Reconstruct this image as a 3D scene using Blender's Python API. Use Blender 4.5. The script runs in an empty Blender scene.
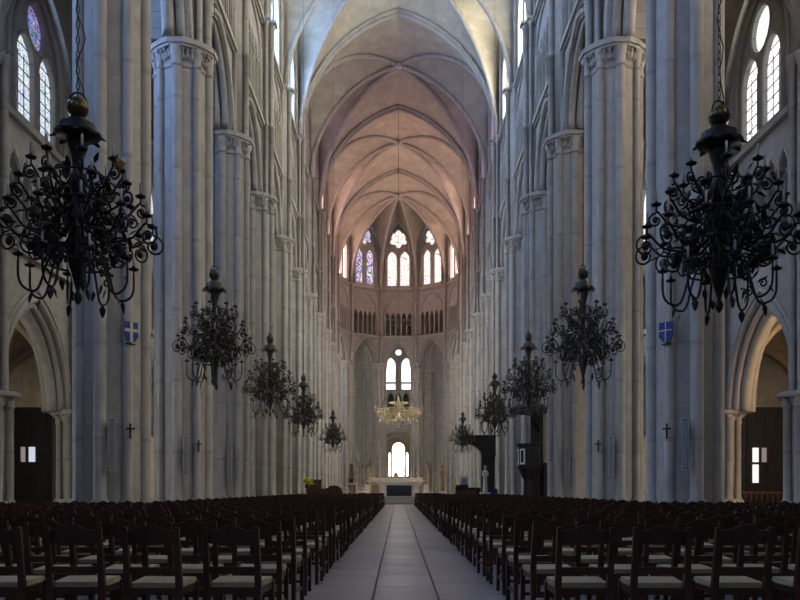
import bpy, math, random
from mathutils import Matrix, Vector
random.seed(7)
PI = math.pi
sc = bpy.context.scene
COL = sc.collection

# ------------------------------------------------------------------ camera
FPX, HOR, CXP, CAMZ = 840.0, 489.0, 398.5, 1.14
cd = bpy.data.cameras.new('camera'); cam = bpy.data.objects.new('camera', cd); COL.objects.link(cam)
cam.location = (0, 0, CAMZ); cam.rotation_euler = (PI/2, 0, 0)
cd.sensor_width = 36.0; cd.lens = FPX/800*36.0
cd.shift_x = (400-CXP)/800; cd.shift_y = (HOR-300)/800
cd.clip_start = 0.05; cd.clip_end = 400
sc.camera = cam
# ------------------------------------------------------------------ world / exposure
w = bpy.data.worlds.new('sky'); sc.world = w; w.use_nodes = True
w.node_tree.nodes['Background'].inputs[0].default_value = (0.62, 0.72, 0.9, 1)
w.node_tree.nodes['Background'].inputs[1].default_value = 0.6
sc.view_settings.view_transform = 'Standard'; sc.view_settings.look = 'None'
sc.view_settings.gamma = 1.0; sc.view_settings.use_curve_mapping = False
sc.view_settings.exposure = 1.06
sc.cycles.max_bounces = 6; sc.cycles.diffuse_bounces = 5; sc.cycles.glossy_bounces = 3
sc.cycles.transmission_bounces = 2; sc.cycles.sample_clamp_indirect = 4.0
sc.cycles.use_denoising = True
# daylight carried by the windows (emission strength of the glass of each group)
LIGHT = dict(clear_south=10.5, clear_north=10.5, purple=1.8, choir=5.5, west=0.9, aisle_north=0.55, aisle_south=0.9, aisle_west_n=20.0, aisle_west_s=12.0,
             aisle_choir=20.0, apse=0.8, apse_blue=0.6, ambulatory=1.6, ambulatory_side=6.0, axial=5.0, outer=14.0)

# ------------------------------------------------------------------ materials
MATS = {}
def new_mat(name):
    m = bpy.data.materials.new(name); m.use_nodes = True
    nt = m.node_tree; nt.nodes.clear()
    out = nt.nodes.new('ShaderNodeOutputMaterial')
    return m, nt, out
def N(nt, t, **kw):
    n = nt.nodes.new(t)
    for k, v in kw.items():
        if k in n.inputs: n.inputs[k].default_value = v
        else: setattr(n, k, v)
    return n
def surf(name, c1, c2=None, scale=3.0, rough=0.8, metal=0.0, bump=0.0, stretch=(1,1,1), spec=0.3, detail=4, joints=None, c3=None):
    m, nt, out = new_mat(name); L = nt.links.new
    b = N(nt, 'ShaderNodeBsdfPrincipled'); b.inputs['Roughness'].default_value = rough
    b.inputs['Metallic'].default_value = metal; b.inputs['Specular IOR Level'].default_value = spec
    L(b.outputs[0], out.inputs[0])
    tc = N(nt, 'ShaderNodeNewGeometry'); mp = N(nt, 'ShaderNodeMapping'); mp.inputs['Scale'].default_value = stretch
    L(tc.outputs['Position'], mp.inputs[0])
    nz = N(nt, 'ShaderNodeTexNoise'); nz.inputs['Scale'].default_value = scale; nz.inputs['Detail'].default_value = detail
    L(mp.outputs[0], nz.inputs[0])
    rp = N(nt, 'ShaderNodeValToRGB'); rp.color_ramp.elements[0].position = 0.3; rp.color_ramp.elements[1].position = 0.7
    rp.color_ramp.elements[0].color = (*c1, 1); rp.color_ramp.elements[1].color = (*(c2 or c1), 1)
    L(nz.outputs['Fac'], rp.inputs[0])
    col = rp.outputs[0]
    if c3:      # broad tonal patches
        n3 = N(nt, 'ShaderNodeTexNoise'); n3.inputs['Scale'].default_value = 0.35; n3.inputs['Detail'].default_value = 2
        L(tc.outputs['Position'], n3.inputs[0])
        r3 = N(nt, 'ShaderNodeValToRGB'); r3.color_ramp.elements[0].position = 0.48; r3.color_ramp.elements[1].position = 0.66
        L(n3.outputs['Fac'], r3.inputs[0])
        mx = N(nt, 'ShaderNodeMixRGB'); mx.inputs[2].default_value = (*c3, 1)
        L(r3.outputs[0], mx.inputs[0]); L(col, mx.inputs[1]); col = mx.outputs[0]
    hgt = nz.outputs['Fac']
    if joints:  # course lines by height: (course height, darkening)
        ch, dk = joints[:2]; bw = joints[2] if len(joints) > 2 else .8
        sx = N(nt, 'ShaderNodeSeparateXYZ'); L(tc.outputs['Position'], sx.inputs[0])
        d = N(nt, 'ShaderNodeMath', operation='DIVIDE'); L(sx.outputs['Z'], d.inputs[0]); d.inputs[1].default_value = ch
        fr = N(nt, 'ShaderNodeMath', operation='FRACT'); L(d.outputs[0], fr.inputs[0])
        lt = N(nt, 'ShaderNodeMath', operation='LESS_THAN'); L(fr.outputs[0], lt.inputs[0]); lt.inputs[1].default_value = 0.05
        fl = N(nt, 'ShaderNodeMath', operation='FLOOR'); L(d.outputs[0], fl.inputs[0])
        ad = N(nt, 'ShaderNodeCombineXYZ'); L(fl.outputs[0], ad.inputs[2])
        # a stone tint that changes from block to block
        sn = N(nt, 'ShaderNodeVectorMath', operation='SNAP'); sn.inputs[1].default_value = (bw, bw, ch); L(tc.outputs['Position'], sn.inputs[0])
        wn = N(nt, 'ShaderNodeTexWhiteNoise'); L(sn.outputs[0], wn.inputs[0])
        mr = N(nt, 'ShaderNodeMapRange'); L(wn.outputs['Value'], mr.inputs[0]); mr.inputs[3].default_value = 0.93; mr.inputs[4].default_value = 1.05
        mm = N(nt, 'ShaderNodeMixRGB', blend_type='MULTIPLY'); mm.inputs[0].default_value = 1
        cc = N(nt, 'ShaderNodeCombineColor'); [L(mr.outputs[0], cc.inputs[i]) for i in range(3)]
        L(col, mm.inputs[1]); L(cc.outputs[0], mm.inputs[2]); col = mm.outputs[0]
        m2 = N(nt, 'ShaderNodeMixRGB'); L(col, m2.inputs[1]); m2.inputs[2].default_value = (*[x*dk for x in c1], 1)
        L(lt.outputs[0], m2.inputs[0]); col = m2.outputs[0]
    L(col, b.inputs['Base Color'])
    if bump:
        bp = N(nt, 'ShaderNodeBump'); bp.inputs['Strength'].default_value = bump; bp.inputs['Distance'].default_value = 0.02
        L(hgt, bp.inputs['Height']); L(bp.outputs[0], b.inputs['Normal'])
    MATS[name] = m
    return m
def glass(name, strength, tint, tint2=None, scale=3.0, lead=0.05, sat=0.0, dark=0.02):
    """leaded window glass lit by the day outside: pale quarries, coloured pieces, dark leads"""
    m, nt, out = new_mat(name); L = nt.links.new
    e = N(nt, 'ShaderNodeEmission'); L(e.outputs[0], out.inputs[0])
    tc = N(nt, 'ShaderNodeTexCoord')
    v = N(nt, 'ShaderNodeTexVoronoi'); v.inputs['Scale'].default_value = scale; L(tc.outputs['Object'], v.inputs['Vector'])
    v2 = N(nt, 'ShaderNodeTexVoronoi', feature='DISTANCE_TO_EDGE'); v2.inputs['Scale'].default_value = scale; L(tc.outputs['Object'], v2.inputs['Vector'])
    mixc = N(nt, 'ShaderNodeMixRGB'); mixc.inputs[1].default_value = (*tint, 1); mixc.inputs[2].default_value = (*(tint2 or tint), 1)
    sp = N(nt, 'ShaderNodeSeparateColor'); L(v.outputs['Color'], sp.inputs[0]); L(sp.outputs[0], mixc.inputs[0])
    cur = mixc.outputs[0]
    if sat:
        hs = N(nt, 'ShaderNodeHueSaturation'); hs.inputs['Saturation'].default_value = 1.2; L(v.outputs['Color'], hs.inputs['Color'])
        ms = N(nt, 'ShaderNodeMixRGB', blend_type='MULTIPLY'); ms.inputs[0].default_value = sat
        L(cur, ms.inputs[1]); L(hs.outputs[0], ms.inputs[2]); cur = ms.outputs[0]
    lt = N(nt, 'ShaderNodeMath', operation='LESS_THAN'); L(v2.outputs['Distance'], lt.inputs[0]); lt.inputs[1].default_value = lead
    ml = N(nt, 'ShaderNodeMixRGB'); L(lt.outputs[0], ml.inputs[0]); L(cur, ml.inputs[1]); ml.inputs[2].default_value = (dark, dark, dark*1.2, 1)
    L(ml.outputs[0], e.inputs[0]); e.inputs[1].default_value = strength
    MATS[name] = m
    return m
def emit(name, col, s):
    m, nt, out = new_mat(name); e = N(nt, 'ShaderNodeEmission'); e.inputs[0].default_value = (*col, 1); e.inputs[1].default_value = s
    nt.links.new(e.outputs[0], out.inputs[0]); MATS[name] = m; return m

surf('stone', (0.271, 0.254, 0.234), (0.353, 0.332, 0.303), 2.2, 0.85, bump=0.15, joints=(0.5, 0.72), c3=(0.29, 0.28, 0.265))
surf('stone_pier', (0.254, 0.242, 0.226), (0.336, 0.320, 0.295), 1.6, 0.85, bump=0.15, joints=(0.5, 0.86, 60.0), c3=(0.345, 0.315, 0.275))
surf('stone_shaft', (0.271, 0.254, 0.234), (0.353, 0.332, 0.303), 1.6, 0.85, bump=0.12, joints=(2.3, 0.93, 60.0))
surf('stone_plain', (0.279, 0.262, 0.238), (0.361, 0.340, 0.307), 2.5, 0.85, bump=0.15)
surf('stone_warm', (0.36, 0.30, 0.23), (0.45, 0.38, 0.29), 2.0, 0.85, bump=0.15, joints=(0.42, 0.72))
surf('stone_vault', (0.33, 0.30, 0.24), (0.42, 0.385, 0.315), 1.1, 0.9, bump=0.1, joints=(0.34, 0.94))
surf('floor_bed', (0.10, 0.095, 0.10), (0.14, 0.135, 0.14), 3, 0.7)
surf('slab', (0.17, 0.16, 0.167), (0.245, 0.232, 0.24), 1.3, 0.40, bump=0.25, spec=0.45)
surf('slab_pale', (0.18, 0.17, 0.177), (0.255, 0.242, 0.25), 1.3, 0.36, bump=0.25, spec=0.45)
surf('chair_wood', (0.030, 0.012, 0.008), (0.062, 0.025, 0.016), 9, 0.34, stretch=(1,1,0.25), spec=0.4)
surf('rush', (0.26, 0.22, 0.15), (0.38, 0.33, 0.23), 40, 0.8, stretch=(0.4,2,1))
surf('iron', (0.010, 0.010, 0.012), (0.022, 0.020, 0.020), 8, 0.5, metal=0.4)
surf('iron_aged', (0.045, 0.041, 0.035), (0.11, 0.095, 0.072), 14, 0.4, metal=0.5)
surf('brass', (0.30, 0.21, 0.08), (0.42, 0.30, 0.12), 6, 0.25, metal=0.9)
surf('gilt', (0.40, 0.32, 0.18), (0.52, 0.43, 0.27), 6, 0.4, metal=0.5)
surf('candle', (0.34, 0.33, 0.31), (0.42, 0.41, 0.38), 4, 0.5)
surf('dark_wood', (0.010, 0.009, 0.011), (0.022, 0.018, 0.018), 6, 0.6, stretch=(1,1,0.2))
surf('brown_wood', (0.055, 0.025, 0.014), (0.10, 0.05, 0.028), 6, 0.5, stretch=(1,1,0.2))
surf('gold_wood', (0.20, 0.12, 0.055), (0.27, 0.17, 0.085), 6, 0.6)
surf('marble', (0.50, 0.44, 0.38), (0.62, 0.56, 0.50), 3, 0.4)
surf('slate_front', (0.012, 0.014, 0.02), (0.02, 0.024, 0.032), 5, 0.4)
surf('grey_step', (0.24, 0.235, 0.24), (0.30, 0.29, 0.295), 2, 0.6)
surf('grey_metal', (0.05, 0.052, 0.06), (0.075, 0.078, 0.088), 5, 0.4, metal=0.1)
surf('grille_grey', (0.20, 0.205, 0.22), (0.26, 0.265, 0.28), 5, 0.5)
surf('white_trim', (0.6, 0.6, 0.6), (0.7, 0.7, 0.7), 5, 0.5)
surf('flag_blue', (0.03, 0.045, 0.16), (0.045, 0.065, 0.22), 6, 0.8)
surf('flag_white', (0.42, 0.41, 0.36), (0.5, 0.49, 0.44), 6, 0.8)
surf('plaster', (0.38, 0.36, 0.32), (0.5, 0.48, 0.44), 5, 0.7)
surf('leaf_yellow', (0.35, 0.40, 0.05), (0.6, 0.55, 0.08), 20, 0.7)
surf('leaf_green', (0.05, 0.08, 0.03), (0.10, 0.13, 0.05), 20, 0.7)
surf('cloth_blue', (0.01, 0.018, 0.05), (0.014, 0.026, 0.08), 6, 0.8)
surf('print_blue', (0.10, 0.22, 0.45), (0.2, 0.35, 0.6), 10, 0.6)
surf('red_cloth', (0.30, 0.06, 0.04), (0.38, 0.09, 0.06), 6, 0.8)

glass('glass_clear_south', LIGHT['clear_south'], (1.0, 0.90, 0.70), (0.95, 0.92, 0.78), 2.6, 0.03, 0.10)
glass('glass_clear_north', LIGHT['clear_north'], (0.27, 0.48, 1.0), (0.42, 0.64, 1.0), 2.6, 0.03, 0.12)
glass('glass_choir', LIGHT['choir'], (1.0, 0.56, 0.50), (1.0, 0.70, 0.62), 2.6, 0.03, 0.12)
glass('glass_purple', LIGHT['purple'], (0.62, 0.36, 0.72), (0.85, 0.55, 0.70), 2.6, 0.04, 0.3)
glass('glass_aisle_north', LIGHT['aisle_north'], (0.66, 0.82, 1.0), (0.85, 0.95, 1.0), 7.0, 0.03, 0.22)
glass('glass_aisle_west_n', LIGHT['aisle_west_n'], (0.20, 0.40, 1.0), (0.36, 0.56, 1.0), 7.0, 0.03, 0.15)
glass('glass_aisle_west_s', LIGHT['aisle_west_s'], (1.0, 0.84, 0.64), (1.0, 0.90, 0.76), 7.0, 0.03, 0.12)
glass('glass_aisle_choir_n', LIGHT['aisle_choir'], (0.80, 0.88, 1.0), (0.92, 0.96, 1.0), 7.0, 0.03, 0.12)
glass('glass_aisle_choir_s', LIGHT['aisle_choir'], (1.0, 0.90, 0.74), (1.0, 0.95, 0.84), 7.0, 0.03, 0.12)
glass('glass_oculus_north', LIGHT['aisle_north']*0.75, (0.35, 0.42, 1.0), (0.6, 0.55, 0.95), 6.0, 0.05, 0.6)
glass('glass_aisle_south', LIGHT['aisle_south'], (1.0, 0.98, 0.94), (0.92, 0.95, 0.95), 7.0, 0.03, 0.12)
glass('glass_apse', LIGHT['apse'], (1.0, 0.80, 0.74), (1.0, 0.90, 0.84), 3.0, 0.03, 0.25)
glass('glass_apse_blue', LIGHT['apse_blue'], (0.16, 0.20, 0.5), (1.0, 0.9, 0.95), 4.0, 0.05, 0.4)
glass('glass_ambulatory', LIGHT['ambulatory'], (1.0, 0.82, 0.90), (1.0, 0.92, 1.0), 3.0, 0.03, 0.12)
glass('glass_ambulatory_side', LIGHT['ambulatory_side'], (1.0, 0.86, 0.74), (1.0, 0.94, 0.84), 3.0, 0.03, 0.12)
glass('glass_axial', LIGHT['axial'], (1.0, 0.88, 0.74), (1.0, 0.95, 0.86), 3.0, 0.02, 0.05)
glass('glass_west', LIGHT['west'], (0.38, 0.54, 1.0), (0.50, 0.66, 1.0), 1.5, 0.03, 0.1)
glass('glass_outer', LIGHT['outer'], (1.0, 0.90, 0.76), (0.95, 0.95, 0.92), 2.5, 0.04, 0.3)
emit('lit_pane_cool', (0.75, 0.82, 1.0), 0.38)
emit('lit_pane_warm', (1.0, 0.92, 0.84), 0.6)
emit('lit_pane_dim', (1.0, 0.86, 0.8), 0.12)
emit('lamp_glow', (1.0, 0.75, 0.45), 6.0)

# ------------------------------------------------------------------ mesh helpers
class MB:
    def __init__(s): s.v = []; s.f = []; s.sm = []
    def add(s, vs, fs, smooth=False):
        o = len(s.v); s.v += [tuple(p) for p in vs]; s.f += [tuple(i+o for i in f) for f in fs]; s.sm += [smooth]*len(fs); return s
    def merge(s, m, mat):
        return s.add_raw([mat @ Vector(p) for p in m.v], m.f, m.sm)
    def add_raw(s, vs, fs, sm):
        o = len(s.v); s.v += [tuple(p) for p in vs]; s.f += [tuple(i+o for i in f) for f in fs]; s.sm += list(sm); return s
    def box(s, c, d, rz=0):
        x, y, z = d[0]/2, d[1]/2, d[2]/2; co, si = math.cos(rz), math.sin(rz)
        P = []
        for dz in (-z, z):
            for dx, dy in ((-x,-y),(x,-y),(x,y),(-x,y)):
                P.append((c[0]+dx*co-dy*si, c[1]+dx*si+dy*co, c[2]+dz))
        return s.add(P, [(0,3,2,1),(4,5,6,7),(0,1,5,4),(1,2,6,5),(2,3,7,6),(3,0,4,7)])
    def lathe(s, prof, n=16, c=(0,0,0), smooth=True, cap=True, rot=0):
        P = []; F = []
        for r, z in prof:
            for i in range(n):
                a = 2*PI*i/n+rot; P.append((c[0]+r*math.cos(a), c[1]+r*math.sin(a), c[2]+z))
        k = len(prof)
        for j in range(k-1):
            for i in range(n):
                F.append((j*n+i, j*n+(i+1)%n, (j+1)*n+(i+1)%n, (j+1)*n+i))
        s.add(P, F, smooth)
        if cap:
            o = len(s.v)-len(P)
            s.f.append(tuple(o+i for i in range(n-1, -1, -1))); s.sm.append(False)
            s.f.append(tuple(o+(k-1)*n+i for i in range(n))); s.sm.append(False)
        return s
    def cyl(s, r, z0, z1, n=12, c=(0,0), r1=None):
        return s.lathe([(r, z0), (r if r1 is None else r1, z1)], n, (c[0], c[1], 0))
    def tube(s, path, r, n=6, closed=False, cap=True):
        pts = [Vector(p) for p in path]; k = len(pts)
        rs = r if isinstance(r, (list, tuple)) else [r]*k
        up = None; P = []
        for i, p in enumerate(pts):
            if closed: t = pts[(i+1) % k]-pts[(i-1) % k]
            else: t = pts[min(i+1, k-1)]-pts[max(i-1, 0)]
            if t.length < 1e-9: t = Vector((0,0,1))
            t.normalize()
            if up is None:
                up = Vector((0,0,1)) if abs(t.z) < 0.9 else Vector((1,0,0))
            up = (up-t*up.dot(t))
            if up.length < 1e-6: up = t.orthogonal()
            up.normalize(); bn = t.cross(up)
            for j in range(n):
                a = 2*PI*j/n; P.append(p+(up*math.cos(a)+bn*math.sin(a))*rs[i])
        F = []
        for i in range(k if closed else k-1):
            for j in range(n):
                a, b = i*n+j, i*n+(j+1) % n; c2, d2 = ((i+1) % k)*n+(j+1) % n, ((i+1) % k)*n+j
                F.append((a, b, c2, d2))
        s.add(P, F, True)
        if cap and not closed:
            o = len(s.v)-len(P)
            s.f.append(tuple(o+j for j in range(n-1,-1,-1))); s.sm.append(False)
            s.f.append(tuple(o+(k-1)*n+j for j in range(n))); s.sm.append(False)
        return s
    def prism(s, poly, z0, z1):
        n = len(poly); P = [(x,y,z0) for x,y in poly]+[(x,y,z1) for x,y in poly]
        F = [tuple(range(n-1,-1,-1)), tuple(range(n,2*n))]+[(i,(i+1)%n,n+(i+1)%n,n+i) for i in range(n)]
        return s.add(P, F)
    def ball(s, c, r, n=8, m=5, sq=(1,1,1)):
        P = []; F = []
        for j in range(m+1):
            th = PI*j/m
            for i in range(n):
                a = 2*PI*i/n
                P.append((c[0]+r*sq[0]*math.sin(th)*math.cos(a), c[1]+r*sq[1]*math.sin(th)*math.sin(a), c[2]+r*sq[2]*math.cos(th)))
        for j in range(m):
            for i in range(n): F.append((j*n+i, (j+1)*n+i, (j+1)*n+(i+1)%n, j*n+(i+1)%n))
        return s.add(P, F, True)
    def leaf(s, p, d, ln, wd, up=(0,0,1)):
        p = Vector(p); d = Vector(d).normalized(); u = Vector(up); sd = d.cross(u)
        if sd.length < 1e-4: sd = d.orthogonal()
        sd.normalize(); nn = sd.cross(d)
        P = [p, p+d*ln*.35+sd*wd, p+d*ln*.75+sd*wd*.6, p+d*ln, p+d*ln*.75-sd*wd*.6, p+d*ln*.35-sd*wd, p+d*ln*.45+nn*wd*.5, p+d*ln*.45-nn*wd*.25]
        F = [(0,1,6),(1,2,6),(2,3,6),(3,4,6),(4,5,6),(5,0,6),(1,0,7),(2,1,7),(3,2,7),(4,3,7),(5,4,7),(0,5,7)]
        return s.add(P, F)
    def mesh(s, name, mat):
        me = bpy.data.meshes.new(name); me.from_pydata(s.v, [], s.f)
        me.polygons.foreach_set('use_smooth', s.sm)
        me.materials.append(MATS[mat]); me.update()
        return me
def link(name, data, parent=None, loc=(0,0,0), rot=(0,0,0), scale=None):
    o = bpy.data.objects.new(name, data); COL.objects.link(o); o.parent = parent
    o.location = loc; o.rotation_euler = rot
    if scale: o.scale = scale
    return o
def tag(o, label=None, cat=None, group=None, kind=None):
    if label: o['label'] = label
    if cat: o['category'] = cat
    if group: o['group'] = group
    if kind: o['kind'] = kind
    return o
def thing(name, label, cat, loc=(0,0,0), rz=0, group=None): return tag(link(name, None, None, loc, (0,0,rz)), label, cat, group)
def struct(name, label, cat, data=None, loc=(0,0,0), rz=0): return tag(link(name, data, None, loc, (0,0,rz)), label, cat, None, 'structure')
def plate(name, outer, holes, thick, mat):
    """upright slab with holes: u runs along local y, height along z, thickness along x (centred)"""
    cu = bpy.data.curves.new(name, 'CURVE'); cu.dimensions = '2D'; cu.fill_mode = 'BOTH'; cu.extrude = thick/2
    for poly in [outer]+list(holes):
        sp = cu.splines.new('POLY'); sp.points.add(len(poly)-1); sp.use_cyclic_u = True
        for q, (u, v) in zip(sp.points, poly): q.co = (u, v, 0, 1)
    o = bpy.data.objects.new('tmp', cu); COL.objects.link(o)
    bpy.context.view_layer.update()
    me = bpy.data.meshes.new_from_object(o)
    bpy.data.objects.remove(o); bpy.data.curves.remove(cu)
    me.name = name
    me.transform(Matrix(((0,0,1,0),(1,0,0,0),(0,1,0,0),(0,0,0,1))))
    me.materials.clear(); me.materials.append(MATS[mat])
    for p in me.polygons: p.use_smooth = False
    return me
def arc(s, h, n=8):
    """half arch: list of (distance from springing, height), upright at the springing"""
    if h >= s:
        R = (s*s+h*h)/(2*s); t1 = math.acos(max(-1, 1-s/R))
        return [(R*(1-math.cos(t1*i/n)), R*math.sin(t1*i/n)) for i in range(n+1)]
    return [(s*(1-math.cos(PI/2*i/n)), h*math.sin(PI/2*i/n)) for i in range(n+1)]
def arch(half, spring, apex, n=8, u0=0.0):
    a = arc(half, apex-spring, n)
    L = [(u0-half+x, spring+z) for x, z in a]
    return L+[(u0+half-x, spring+z) for x, z in reversed(a[:-1])]
def lancet(u0, half, z0, spring, apex, n=6): return [(u0-half, z0)]+arch(half, spring, apex, n, u0)+[(u0+half, z0)]
def rosette(u0, z0, r, lobes=6, n=48, depth=0.2):
    return [(u0+r*(1-depth*(1-abs(math.cos(lobes*a/2))))*math.sin(a), z0+r*(1-depth*(1-abs(math.cos(lobes*a/2))))*math.cos(a)) for a in (2*PI*i/n for i in range(n))]
def roll(m, pts, x, r, n=6): m.tube([(x, u, z) for u, z in pts], r, n)
ORD = ['first','second','third','fourth','fifth','sixth','seventh','eighth','ninth','tenth','eleventh','twelfth','thirteenth','fourteenth','fifteenth','sixteenth','seventeenth','eighteenth','nineteenth','twentieth','twenty-first','twenty-second','twenty-third','twenty-fourth','twenty-fifth','twenty-sixth','twenty-seventh','twenty-eighth','twenty-ninth','thirtieth']
SIDE = {-1: 'left', 1: 'right'}

# ------------------------------------------------------------------ plan
BAY = 7.0; Y0 = 21.1
XP = 7.20                       # nave pier axis
XA = 13.6                       # aisle pier axis
XO = 20.4                       # outer wall
YZ = 10.5                       # tower pier near the west end
YW = -7.0                       # west wall
PY = [YZ]+[Y0+BAY*k for k in range(11)]       # pier rows, last one at the apse chord
YC = PY[-1]                     # centre of the apse
ZCAP = 15.7; ZSPR = 24.4; ZTOP = 33.1
WALLX = 7.40; WALLT = 1.2       # nave wall
apse_ang = [-54, -18, 18, 54]

# ------------------------------------------------------------------ floor
fl = struct('floor', 'grey stone paving of the nave with a paved central walk', 'floor')
m = MB(); m.box((0, 50, -0.11), (46, 136, 0.16)); link('paving_bed', m.mesh('paving_bed', 'floor_bed'), fl)
sm = {}
def slab(w, d, mat):
    k = (round(w, 2), round(d, 2), mat)
    if k not in sm:
        b = 0.012; q = MB()
        P = [(-w/2, -d/2, -.03), (w/2, -d/2, -.03), (w/2, d/2, -.03), (-w/2, d/2, -.03), (-w/2+b*.3, -d/2+b*.3, -b*.5), (w/2-b*.3, -d/2+b*.3, -b*.5), (w/2-b*.3, d/2-b*.3, -b*.5), (-w/2+b*.3, d/2-b*.3, -b*.5),
             (-w/2+b, -d/2+b, 0), (w/2-b, -d/2+b, 0), (w/2-b, d/2-b, 0), (-w/2+b, d/2-b, 0)]
        F = [(8,9,10,11)]
        for o in (0, 4):
            F += [(o+i, o+(i+1) % 4, o+4+(i+1) % 4, o+4+i) for i in range(4)]
        q.add(P, F); sm[k] = q.mesh('slab', mat)
    return sm[k]
cols = [(-1.55, -0.27), (-0.27, 0.42), (0.42, 1.75)]
for ci, (a, b) in enumerate(cols):
    y = 3.0+[0.0, 0.35, 0.7][ci]; k = 0
    while y < 61.5:
        ln = [1.5, 1.1, 1.3, 0.9, 1.7][(k*3+ci*2) % 5]; k += 1
        link('slab', slab(b-a-.012, ln-.012, ['slab', 'slab_pale', 'slab'][(k+ci) % 3]), fl, ((a+b)/2, y+ln/2, 0))
        y += ln
for sd in (-1, 1):              # paving beneath the chairs: large slabs, mostly hidden by the rows
    for i in range(3):
        x0 = 1.65+i*2.6
        for j in range(9):
            link('slab', slab(2.58, 6.58, 'slab'), fl, (sd*(x0+1.3)+(.1 if sd > 0 else 0), 3.0+6.6*j+3.3, -0.002))
m = MB()
for x0, x1, y0, y1 in ((-23, -9.6, -7, 112), (9.7, 23, -7, 112), (-9.6, 9.7, 62.4, 112), (-9.6, 9.7, -7, 3.0)): m.box(((x0+x1)/2, (y0+y1)/2, -.02), (x1-x0, y1-y0, .03))
link('outer_paving', m.mesh('outer_paving', 'slab'), fl)

# ------------------------------------------------------------------ nave piers
RC = 0.92; PS = 0.86
def drum_mesh(h, mat='stone_plain'):
    return MB().lathe([(RC-.006, 0), (RC, .006), (RC, .02), (RC, h-.02), (RC, h-.006), (RC-.006, h)], 32).mesh('drum', mat)
DRUM = drum_mesh(0.5)
CORE = MB().lathe([(RC, .7), (RC, 15.2)], 32).mesh('core', 'stone_pier')
def colon(r): return MB().lathe([(r*1.5, .62), (r*1.55, .70), (r*1.15, .78), (r*1.3, .84), (r, .92), (r, 15.05), (r, 15.17)], 14).mesh('colonnette', 'stone_shaft')
COLB, COLS = colon(.185), colon(.15)
m = MB(); m.lathe([(1.42, 0), (1.42, .34), (1.34, .40)], 16, smooth=False, rot=PI/16); m.lathe([(1.22, .40), (1.30, .46), (1.22, .54), (1.10, .60), (1.14, .66), (1.02, .74)], 24)
BASE = m.mesh('base', 'stone_plain')
def capital_mesh():
    m = MB()
    m.lathe([(RC, 14.85), (RC+.05, 14.88), (RC+.05, 14.94), (RC+.01, 14.98), (RC+.03, 15.2), (RC+.15, 15.45)], 32)
    for i in range(8):
        a = i*PI/4; r = .185 if i % 2 == 0 else .15; R = .955
        m.lathe([(r, 14.85), (r*1.3, 14.88), (r*1.3, 14.94), (r, 14.98), (r*1.15, 15.2), (r*1.7, 15.46)], 12, (R*math.cos(a), R*math.sin(a), 0))
    for i in range(40):         # two rows of crocket leaves
        a = (i+.5)*PI/20; R = 1.10+.05*(i % 2); R2 = .99+.03*(i % 2)
        m.leaf((R2*math.cos(a), R2*math.sin(a), 15.05), (math.cos(a)*.4, math.sin(a)*.4, 1), .36, .07, (math.cos(a), math.sin(a), 0))
        m.ball((R*math.cos(a), R*math.sin(a), 15.38), .068, 6, 4); m.ball(((R2+.03)*math.cos(a+.08), (R2+.03)*math.sin(a+.08), 15.18), .05, 6, 4)
    poly = []
    for i in range(8):          # abacus steps out over each colonnette
        a = i*PI/4; w = .30 if i % 2 == 0 else .25; R = 1.29 if i % 2 == 0 else 1.24
        c_, s_ = math.cos(a), math.sin(a)
        poly += [(R*c_+w*s_, R*s_-w*c_), (R*c_-w*s_, R*s_+w*c_)]
    m.prism([(x*.94, y*.94) for x, y in poly], 15.44, 15.53); m.prism(poly, 15.53, 15.70)
    return m.mesh('capital', 'stone_plain')
CAPM = capital_mesh()
UPPER = MB().lathe([(RC-.1, 15.7), (RC-.1, ZSPR)], 32).mesh('upper_drum', 'stone_pier')
def shaft_mesh(r):
    m = MB(); m.lathe([(r*1.5, 15.7), (r*1.5, 15.8), (r, 15.88), (r, 19.1), (r*1.5, 19.14), (r*1.5, 19.28), (r, 19.32), (r, 24.0), (r*1.2, 24.05), (r*1.9, 24.34)], 10)
    m.box((0, 0, 24.41), (r*4.2, r*4.2, .14))
    return m.mesh('vault_shaft', 'stone_shaft')
SHB, SHS = shaft_mesh(.13), shaft_mesh(.095)
def nave_pier(x, y, face, label, drums=False, strong=True, sc_=1.0):
    t = thing('nave_pier', label, 'pier', (x, y, 0), 0, 'piers of the nave arcade')
    S = (sc_, sc_, 1)
    link('base', BASE, t, scale=S)
    if drums:
        for i in range(29): link('drum', DRUM, t, (0, 0, .7+.5*i), (0, 0, i*.7), S)
    else: link('core', CORE, t, scale=S)
    for i in range(8):
        a = i*PI/4; link('colonnette', COLB if i % 2 == 0 else COLS, t, (.955*sc_*math.cos(a), .955*sc_*math.sin(a), 0), scale=S)
    link('capital', CAPM, t, scale=S)
    link('upper_drum', UPPER, t, scale=S)
    for j, da in enumerate([-75, -38, 0, 38, 75] if strong else [-55, 0, 55]):
        a = face+math.radians(da); link('vault_shaft', SHB if da == 0 else SHS, t, (.95*sc_*math.cos(a), .95*sc_*math.sin(a), 0))
    return t
extra = {1: {-1: 'carrying a small blue shield', 1: 'carrying a dark blue shield'}}
for sd in (-1, 1):
    for k, y in enumerate(PY):
        strong = (k % 2 == 0)
        if k == 0: lab = f'huge stone tower pier at the west end, {SIDE[sd]} of the chairs'
        elif k == 1: lab = f'nearest clustered grey stone pier on the {SIDE[sd]}, carrying a small blue shield'
        elif k == 11: lab = f'slender stone pier where the apse curve begins on the {SIDE[sd]}'
        else: lab = f'clustered grey stone nave pier on the {SIDE[sd]}, {ORD[k-1]} from the front'
        nave_pier(sd*XP, y, 0 if sd < 0 else PI, lab, drums=(1 <= k <= 3), strong=strong, sc_=1.2 if k == 0 else (.78 if k == 11 else PS))
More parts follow.
